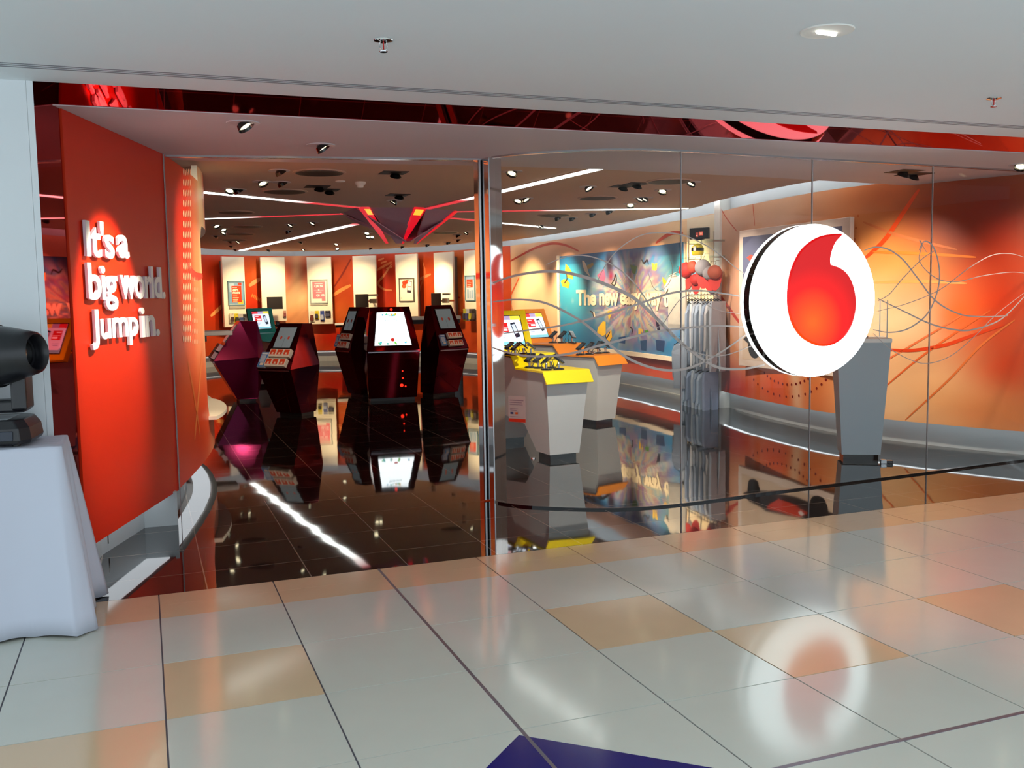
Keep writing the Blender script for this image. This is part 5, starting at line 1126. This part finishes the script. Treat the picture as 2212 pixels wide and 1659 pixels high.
for i in range(n):      # sky fading to haze, printed
    f0 = .05+.9*i/n; f1 = .05+.9*(i+1)/n; k = min(1, max(0, (f0-.42)/.25)); c = tuple(int(a_+(b_2-a_)*k) for a_, b_2 in zip((222, 196, 170), (104, 108, 136)))
    mb.add([M2 @ Vector(p) for p in ((Lf*.04, Hf*f0, 0), (Lf*.94, Hf*f0, 0), (Lf*.94, Hf*f1, 0), (Lf*.04, Hf*f1, 0))], [(0, 1, 2, 3)], 0, s2l(c))
def pl_(pts, c, z): mb.add([M2 @ Vector((Lf*a_, Hf*b_2, z)) for a_, b_2 in pts], [tuple(range(len(pts)))], 0, s2l(c))
pl_([(.05, .20), (.12, .25), (.30, .27), (.55, .24), (.80, .22), (.92, .17), (.90, .12), (.60, .10), (.30, .12), (.12, .16)], (40, 32, 34), .001)
pl_([(.30, .25), (.62, .23), (.70, .17), (.42, .15)], (205, 62, 40), .0016)
for a_, b_2, r_ in ((.17, .15, .075), (.78, .14, .09), (.9, .2, .04)): pl_([(a_+r_*math.cos(k*PI/8)*.9, b_2+r_*math.sin(k*PI/8)*.9*Lf/Hf) for k in range(16)], (22, 20, 22), .002)
pl_([(.08, .80), (.12, .77), (.16, .80), (.13, .82)], (214, 80, 60), .001)
pl_([(.60, .195), (.63, .215), (.66, .195), (.63, .175)], (236, 220, 215), .0022)
o = mb.build('print', PRINT, t); o['label'] = 'racing car print, black and red'
# ================================================================== CLOTHING AND MERCHANDISE BAY
BAY = {}
def ofs(S, off): return Surf([tuple(S.at(u, 0, off).xy) for u in np.linspace(0, S.L, 60)], 1, smooth=1)
SB = ofs(REAR, .16); SH = ofs(REAR, .42)
b0, b1 = SB.hit(1484, 600)[0], SB.hit(1549, 600)[0]
t = thing('merchandise_panel', 'beige backing panel of the clothing bay beside the white upright', 'panel', (0, 0, 0))
mb = MB(); slab_on(mb, SB, b0, b1, .30, 2.63, .0, .03, (1, 1, 1), 0, 0, res=.3); mb.build('panel', mat('beige_panel', (232, 214, 186), .5), t)
mb = MB()
for u in (b0+.08, (b0+b1)/2, b1-.08): slab_on(mb, SB, u-.012, u+.012, .5, 2.4, .012, .012, (1, 1, 1), 0, 0, res=1)
mb.build('slotted_upright', STEEL, t)
def bayframe(px, py, off):
    S_ = ofs(REAR, off); u, v = S_.hit(px, py); c_ = S_.at(u, v, 0); n = S_.at(u, v, 1)-c_
    return c_, math.atan2(n.y, n.x)+PI/2, S_, u      # local -Y looks into the room
SG = glassmat('shelf_glass', (.86, .95, .93), .10)
for (py, lab) in ((522, 'upper glass shelf of the clothing bay, under the small television'), (556, 'lower glass shelf of the clothing bay, under the yellow helmet')):
    c_, rz, S_, u = bayframe(1514, py, .34); t = thing('glass_shelf', lab, 'shelf', tuple(c_), rz, 'glass shelves of the clothing bay')
    mb = MB(); mb.box((-.42, -.16, -.006), (.42, .16, .006)); mb.build('glass_plate', SG, t)
    mb = MB(); mb.box((-.40, .0, -.02), (-.385, .17, -.006)); mb.box((.385, 0, -.02), (.40, .17, -.006)); mb.build('bracket', STEEL, t)
c_, rz, S_, u = bayframe(1511, 520, .34); t = thing('small_television', 'small black television showing faces on the top shelf of the clothing bay', 'television', tuple(c_+Vector((0, 0, .02))), rz+.75)
mb = MB(); mb.box((-.14, -.02, .0), (.14, .03, .155)); mb.build('casing', BLACKG, t, bevel=.006)
mb = MB(); rects(mb, Matrix.Translation((0, -.0205, 0)) @ Matrix.Rotation(PI/2, 4, 'X'), [(-.13, .01, .13, .145, (14, 10, 10)), (-.045, .03, -.01, .09, (150, 60, 50)), (.0, .05, .06, .10, (200, 90, 70)), (.015, .06, .045, .085, (220, 150, 120)), (-.04, .045, -.02, .055, (240, 180, 160))]); mb.build('picture', vcol('lit_picture', .3, .8), t)
mb = MB(); mb.box((-.05, -.03, -.014), (.05, .05, .0)); mb.build('foot', BLACKG, t)
c_, rz, S_, u = bayframe(1507, 553, .34); t = thing('racing_helmet', 'yellow racing helmet with black and white visor on the lower glass shelf', 'helmet', tuple(c_+Vector((0, 0, .008))), rz+.7)
mb = MB(); mb.lathe([(.001, 0), (.07, 0), (.082, .03), (.085, .08), (.072, .125), (.045, .155), (.001, .165)], 24); mb.build('shell', mat('helmet_yellow', (240, 205, 40), .2, coat=.5), t, smooth=True)
mb = MB(); mb.lathe([(.086, .06), (.088, .065), (.087, .10), (.084, .105)], 24); o = mb.build('visor', BLACKG, t)
mb = MB(); mb.box((-.02, -.095, .06), (.02, -.05, .12)); mb.build('stripe', WHITE, t, bevel=.004)
# caps
def cap(px, py, off, c, c2, lab, az, s=1.0):
    c_, rz, S_, u = bayframe(px, py, off); t = thing('cap', lab, 'cap', tuple(c_), rz-az*1.2, 'caps hanging in the clothing bay')
    mb = MB(); mb.lathe([(.078*s, 0), (.076*s, .025*s), (.062*s, .05*s), (.036*s, .065*s), (.001, .07*s)], 20, M=Matrix.Rotation(PI/2, 4, 'X')); mb.build('crown', mat('cap_%d_%d' % (c[0], c[2]), c, .7, noise=.1), t, smooth=True)
    pts = [(.085*s*math.cos(a), -.085*s*math.sin(a)) for a in np.linspace(0, PI, 10)]; pts2 = [(.075*s*math.cos(a), -.05*s-.15*s*math.sin(a)) for a in np.linspace(PI, 0, 10)]
    mb = MB(); mb.prism([(p[0], p[1]) for p in pts+pts2], -.006, .0, M=Matrix.Rotation(PI/2, 4, 'X')); mb.build('brim', mat('cap_%d_%d' % (c2[0], c2[2]), c2, .6), t)
    mb = MB(); mb.tube([(0, 0, .07*s), (0, .06, .13*s), (0, .2, .13*s)], .003, 6); mb.build('hook', STEEL, t)
RC, GC = (214, 48, 34), (160, 150, 150)
for px, py, off, c, c2, lab, az, s in ((1483, 583, .55, RC, RC, 'large red cap hanging leftmost in the bay', -.5, 1.35), (1497, 577, .5, (220, 80, 50), RC, 'red cap behind the leftmost one in the bay', -.3, 1.1), (1504, 590, .45, (120, 175, 190), RC, 'cap with pale blue panel in the bay', -.3, .9), (1519, 578, .5, GC, RC, 'large grey cap with red edging in the middle of the bay', -.6, 1.4), (1533, 590, .45, GC, RC, 'grey cap with red edge right of the large grey one', -.6, 1.2), (1544, 588, .42, (190, 90, 60), RC, 'red cap with blue badge at the right end of the bay', -.7, 1.2), (1538, 604, .4, RC, GC, 'red and grey cap low at the right of the bay', -.7, 1.0), (1503, 604, .48, (196, 40, 30), (196, 40, 30), 'dark red cap lower in the middle of the bay', -.4, 1.0)):
    cap(px, py, off, c, c2, lab, az, s)
# garments
def fabric(c): return mat('cloth_%d_%d_%d' % c, c, .85, noise=.18, nscale=14, bump=.6)
def garment(kind, ctop, rz, h, w_, c, lab, grp, hooks=True, rail=None):
    t = thing('hanging_shirt' if kind != 'trousers' else 'hanging_trousers', lab, 'clothing', tuple(ctop), rz, grp)
    if kind == 'tee': out = [(-.12, 0), (-.30, -.06), (-.52, -.26), (-.42, -.36), (-.32, -.27), (-.34, -1), (.34, -1), (.32, -.27), (.42, -.36), (.52, -.26), (.30, -.06), (.12, 0), (.05, -.04), (-.05, -.04)]
    elif kind == 'trousers': out = [(-.3, 0), (-.34, -.3), (-.32, -1), (-.06, -1), (0, -.35), (.06, -1), (.32, -1), (.34, -.3), (.3, 0)]
    else: out = [(-.10, 0), (-.34, -.07), (-.44, -.2), (-.42, -.75), (-.33, -.76), (-.33, -.25), (-.33, -1), (.33, -1), (.33, -.25), (.33, -.76), (.42, -.75), (.44, -.2), (.34, -.07), (.10, 0)]
    mb = MB(); N = len(out); th = .022
    # front and back with soft belly: three rings
    vs = []
    for sgn, k in ((-1, .93), (-1.0, 1.0), (1.0, 1.0), (1, .93)):
        yy = {0: -th, 1: -th*.4, 2: th*.4, 3: th}[len(vs)//N]
        for (a_, b_2) in out: vs.append((a_*w_*k, yy+.012*math.sin(a_*19+b_2*3), b_2*h*(k if k < 1 else 1)-(.0 if k == 1 else .0)))
    fs = [(r*N+i, r*N+(i+1) % N, (r+1)*N+(i+1) % N, (r+1)*N+i) for r in range(3) for i in range(N)]+[tuple(range(N))[::-1], tuple(range(3*N, 4*N))]
    mb.add(vs, fs); mb.build('fabric', fabric(c), t)
    if hooks:
        mb = MB(); mb.tube([(-w_*.32, 0, -.035*h), (0, 0, .03), (w_*.32, 0, -.035*h)], .007, 6); mb.tube([(0, 0, .03), (0, 0, .06), (.02, 0, .085), (0, 0, .10), (-.012, 0, .09)], .003, 6); mb.build('hanger', BLACK, t)
    return t
c_, rz, S_, u = bayframe(1464, 592, .62); garment('tee', c_, rz+.65, .74, .44, (206, 194, 176), 'pale T-shirt hanging in front of the blue mural', 'hanging clothes')
c_, rz, S_, u = bayframe(1468, 742, .62); garment('shirt', c_, rz+.75, .62, .26, (150, 160, 176), 'grey shirt hanging low under the pale T-shirt', 'hanging clothes')
SR = ofs(REAR, .40); uu0 = SR.hit(1484, 640)[0]; uu1 = SR.hit(1554, 640)[0]
for row, (ytop, n_, h, pal, nm) in enumerate(((641, 10, .92, [(176, 188, 204), (200, 206, 212), (156, 170, 192), (214, 214, 216), (176, 184, 196)], 'upper'), (786, 7, .60, [(156, 176, 204), (176, 196, 220), (140, 156, 186), (186, 200, 216)], 'lower'))):
    xr = 1552 if row == 0 else 1536; a_ = SR.hit(1486, ytop); b_2 = SR.hit(xr, ytop); zz = a_[1]-.06
    t = thing('clothes_rail', '%s steel rail of the clothing bay' % nm, 'rail', (0, 0, 0), 0, 'clothes rails'); mb = MB(); mb.tube([SR.at(a_[0]-.04, zz+.085, 0), SR.at((a_[0]+b_2[0])/2, zz+.085, 0), SR.at(b_2[0]+.02, zz+.085, 0)], .009, 8); mb.build('bar', STEEL, t)
    mb = MB()
    for u in (a_[0]-.03, b_2[0]+.01): mb.tube([SR.at(u, zz+.085, 0), SR.at(u, zz+.085, -.24)], .008, 6)
    mb.build('wall_bracket', STEEL, t)
    for k in range(n_):
        u = a_[0]+.03+(b_2[0]-a_[0]-.05)*k/(n_-1); p = SR.at(u, zz, 0); nn = SR.at(u, zz, 1)-p
        garment('shirt' if k % 3 else 'trousers', p, math.atan2(nn.y, nn.x)+.25, h*(.95+.05*(k % 2)), .40, pal[k % len(pal)], '%s garment on the %s rail of the clothing bay, %s' % (('grey blue', 'pale grey', 'slate', 'light grey', 'grey')[k % 5] if row == 0 else ('faded blue', 'light blue', 'slate blue', 'pale blue')[k % 4], nm, ('at the left end', 'second from the left', 'third from the left', 'fourth from the left', 'fifth from the left', 'sixth from the left', 'seventh from the left', 'third from the right', 'second from the right', 'at the right end')[k if row == 0 else (k if k < 6 else 9)]), 'hanging clothes')

# ================================================================== DRAPED TABLE AND STAGE LIGHT
TZ = .905
tb = thing('draped_table', 'table under a floor-length white cloth, at the left edge outside the shop', 'table', (-.9, -.24, 0))
tx0, tx1, ty0, ty1 = -1.45, -.40, -.455, -.035
ox, oy = -.9, -.24
mb = MB(); mb.box((tx0+.02-ox, ty0+.02-oy, TZ-.045), (tx1-.03-ox, ty1-.02-oy, TZ-.012)); mb.build('tabletop', mat('table_wood', (170, 140, 100), .5), tb)
for lx in (tx0+.07, tx1-.10):
    for ly in (ty0+.06, ty1-.06):
        mb = MB(); mb.tube([(lx-ox, ly-oy, .001), (lx-ox, ly-oy, TZ-.045)], .016, 8); mb.build('leg', STEEL, tb)
# cloth
per = []; nS = 60; nE = 34
def side_pts(a, b, n): return [(a[0]+(b[0]-a[0])*i/n, a[1]+(b[1]-a[1])*i/n) for i in range(n)]
FRc, BRc, BLc, FLc = (tx1, ty0), (tx1, ty1), (tx0, ty1), (tx0, ty0)
per = side_pts(FLc, FRc, nS)+side_pts(FRc, BRc, nE)+side_pts(BRc, BLc, nS)+side_pts(BLc, FLc, nE)
cxm, cym = (tx0+tx1)/2, (ty0+ty1)/2; N = len(per); rad = .035
rowsz = [0, .02, .05, .1, .18, .28, .4, .54, .68, .8, .893]
vs = []; rings = []
def ringadd(fn):
    o = len(vs)
    for i, (x, y) in enumerate(per): vs.append(fn(i, x, y))
    rings.append(o)
for k in (.02, .5, .9, .97):
    ringadd(lambda i, x, y: (cxm+(x-cxm)*k, cym+(y-cym)*k, TZ-(.003 if k < .95 else .004)+.002*math.sin(i*.9)*k))
def outn(i, x, y):
    if i < nS: n = Vector((0, -1)); s_ = (x-tx0)/(tx1-tx0)
    elif i < nS+nE: n = Vector((1, 0)); s_ = (y-ty0)/(ty1-ty0)
    elif i < 2*nS+nE: n = Vector((0, 1)); s_ = 0.5
    else: n = Vector((-1, 0)); s_ = .5
    return n, s_
for hgt in rowsz:
    def fn(i, x, y, hgt=hgt):
        n, s_ = outn(i, x, y); f = hgt/.89
        dfr = math.hypot(x-tx1, y-ty0); dbr = math.hypot(x-tx1, y-ty1)
        cfr = math.exp(-(dfr/.10)**2); cbr = math.exp(-(dbr/.12)**2)
        amp = .028*f**.8; wav = math.sin(i*.33+.6)*.5+math.sin(i*.19+2)*.5
        if i >= nS and i < nS+nE: amp = .034*f**.8; wav = math.sin(i*.62+.3)
        o_ = .006+.035*f+amp*wav
        if n.y > 0: o_ = .004+.012*f     # against the column
        dx, dy = n.x*o_, n.y*o_
        # pointed corner folds
        dx += cfr*.05*f+cbr*.075*f; dy += -cfr*.045*f+cbr*.16*f**1.3
        if y+dy > -.004 and x+dx < XO+.01: dy = -.004-y
        z = TZ-.006-hgt*1.0
        if hgt == 0: z = TZ-.006
        if f > .99: z = max(.0015, .004+.010*abs(math.sin(i*.31)))
        return (x+dx, y+dy, z)
    ringadd(fn)
fs = [(rings[r]+i, rings[r]+(i+1) % N, rings[r+1]+(i+1) % N, rings[r+1]+i) for r in range(len(rings)-1) for i in range(N)]
fs.append(tuple(range(N))[::-1])
mb = MB(); mb.add([(a-ox, b-oy, c_2) for a, b, c_2 in vs], fs)
cl = mb.build('tablecloth', mat('white_cloth', (208, 213, 228), .85, noise=.03, nscale=3), tb, smooth=True); sm = cl.modifiers.new('thickness', 'SOLIDIFY'); sm.thickness = .003; sm.offset = -1
# moving head stage light
HB = mat('stage_light_black', (20, 20, 26), .32, noise=.15, nscale=30, spec=.6)
hx_, hy_ = -.775, -.245
ml = thing('moving_head_light', 'black moving head stage light standing on the draped table', 'stage light', (hx_, hy_, TZ+.001), math.radians(-7))
mb = MB(); pr = [(-.22, -.17), (.22, -.17), (.26, -.12), (.26, .12), (.22, .17), (-.22, .17), (-.26, .12), (-.26, -.12)]
n = 8; vs = []
for k, z in ((1.0, 0.012), (1.03, .03), (1.0, .085), (.90, .125)): vs += [(a*k, b*k, z) for a, b in pr]
fs = [(r*n+i, r*n+(i+1) % n, (r+1)*n+(i+1) % n, (r+1)*n+i) for r in range(3) for i in range(n)]+[tuple(range(n))[::-1], tuple(range(3*n, 4*n))]
mb.add(vs, fs); mb.build('base', HB, ml, bevel=.006)
for sx in (-.2, .2):
    for sy in (-.12, .12): mb = MB(); mb.lathe([(.001, 0), (.018, 0), (.016, .012), (.001, .012)], 12, M=Matrix.Translation((sx, sy, 0))); mb.build('foot', BLACK, ml)
mb = MB(); mb.box((.10, -.181, .03), (.20, -.168, .075)); o = mb.build('handle_plate', mat('dark_slate', (46, 52, 66), .35), ml, bevel=.003)
mb = MB(); mb.box((-.12, -.179, .035), (.06, -.168, .08)); mb.build('control_panel', BLACKG, ml)
mb = MB(); mb.box((.08, -.12, .1205), (.17, .10, .126)); o = mb.build('top_sticker', mat('silver_sticker', (170, 176, 182), .3), ml); o['label'] = 'silver sticker on the base'
mb = MB(); mb.lathe([(.001, .12), (.10, .12), (.095, .15), (.001, .15)], 28); mb.build('swivel', BLACK, ml)
# yoke: bar and two arms
mb = MB(); mb.box((-.235, -.06, .15), (.235, .06, .21)); mb.build('yoke_bar', HB, ml, bevel=.012)
for s_ in (-1, 1):
    mb = MB(); x0, x1 = sorted((s_*.175, s_*.245)); pts = [(-.075, .16), (.075, .16), (.075, .36), (.05, .44), (0, .46), (-.05, .44), (-.075, .36)]
    mb.prism(pts, x0, x1, M=Matrix(((0, 0, 1, 0), (1, 0, 0, 0), (0, 1, 0, 0), (0, 0, 0, 1)))); mb.build('yoke_arm', HB, ml, bevel=.012)
Mh = Matrix.Translation((0.02, -.02, .415)) @ Matrix.Rotation(math.radians(-22), 4, 'Z') @ Matrix.Rotation(math.radians(86), 4, 'Y')
prof = [(.001, -.26), (.06, -.26), (.105, -.235), (.13, -.17), (.145, -.06), (.150, .02), (.147, .10), (.132, .18), (.112, .26), (.098, .315), (.086, .325), (.080, .320), (.074, .26), (.001, .25)]
mb = MB(); mb.lathe(prof, 40, M=Mh); hd = mb.build('head', HB, ml, smooth=True)
hd.modifiers.new('edge', 'EDGE_SPLIT').split_angle = math.radians(45)
mb = MB(); mb.lathe([(.001, .252), (.074, .252), (.06, .262), (.03, .268), (.001, .270)], 28, M=Mh); mb.build('lens', mat('dark_lens', (6, 6, 10), .03, coat=1), hd, smooth=True)
for zz in (-.16, -.10, .06, .12):
    r_ = .1485 if zz > 0 else .143; mb = MB(); mb.lathe([(r_-.012, zz-.004), (r_+.002, zz-.003), (r_+.002, zz+.003), (r_-.012, zz+.004)], 40, M=Mh); mb.build('seam_ring', BLACK, hd)

# ================================================================== SHOP LAMPS AND ADDED FILL SPOTS
def spotlamp(px, py, z, tgt, e, ang=55, col=WARM, sz=.04, bl=.8):
    p = onz(px, py, z); return lamp('SPOT', 'shop_and_fill_spot', (p.x, p.y, z-.10), tgt, e, col, sz, spot=ang, blend=bl)
# clothing bay and slogan wall
lamp('SPOT', 'shop_and_fill_spot', (5.6, 5.2, 2.6), (7.2, 6.4, 1.3), 260, (1, .92, .8), .05, spot=50, blend=.8)  # fill spot added to brighten the caps and clothes
spotlamp(525, 265, ZS, FLAT.at(.50, 1.50, 0), 260, 50, (1, .9, .75), bl=.55)
spotlamp(693, 313, ZS, CURV.at(1.6, 1.6, 0), 260, 60)
for u, e in ((1.2, 130), (2.6, 90)):
    t_ = CURV.at(min(u, CURV.L-.1), 1.3, 0); s_ = CURV.at(min(u+.4, CURV.L-.1), 0, 1.3); lamp('SPOT', 'shop_and_fill_spot', (s_.x, s_.y, 2.6), t_, e, WARM, .04, spot=60, blend=.8)
# back boards
for k in boards:
    Mf, wd = boards[k]; c_ = Mf @ Vector((0, .9, 0)); s_ = Mf @ Vector((0, 0, 1.5))
    lamp('SPOT', 'shop_and_fill_spot', (s_.x, s_.y, 2.64), c_, 85 if k != 5 else 260, WARM, .05, spot=42 if k != 5 else 34, blend=.9)
for u in np.linspace(1.2, BACK.L-.6, 5):
    t_ = BACK.at(u, 1.2, .1); s_ = BACK.at(u, 0, 2.2); lamp('SPOT', 'shop_and_fill_spot', (s_.x, s_.y, 2.66), t_, 240, WARM, .06, spot=75, blend=.9)
for u, e in ((1.0, 300), (2.6, 420), (4.4, 340), (6.2, 380), (7.6, 440)):
    if u < REAR.L: t_ = REAR.at(u, 1.45, .1); s_ = REAR.at(u, 0, 1.4); lamp('SPOT', 'shop_and_fill_spot', (s_.x, s_.y, 2.66), t_, e, WARM, .05, spot=64, blend=.8)
for u, e in ((1.0, 200), (2.4, 190), (3.5, 240), (4.7, 130)):
    t_ = FRONT.at(u, 1.35, .1); s_ = FRONT.at(u, 0, 1.5); lamp('SPOT', 'shop_and_fill_spot', (s_.x, s_.y, 2.55), t_, e, (1, .88, .74), .05, spot=66, blend=.9)
lamp('SPOT', 'shop_and_fill_spot', (3.0, 1.6, 2.55), (3.8, 3.0, .8), 230, (1, .92, .8), .05, spot=60)
lamp('SPOT', 'shop_and_fill_spot', (4.4, 3.4, 2.6), (5.1, 5.3, .8), 200, (1, .9, .7), .05, spot=60)
lamp('SPOT', 'shop_and_fill_spot', (2.3, 8.6, 2.6), (1.55, 10.1, .9), 60, (1, .25, .6), .08, spot=50)  # magenta spot added to give the rear left kiosk its sheen
lamp('SPOT', 'shop_and_fill_spot', (1.6, 6.2, 2.6), (1.9, 7.8, 1.0), 60, (1, .8, .7), .05, spot=60)
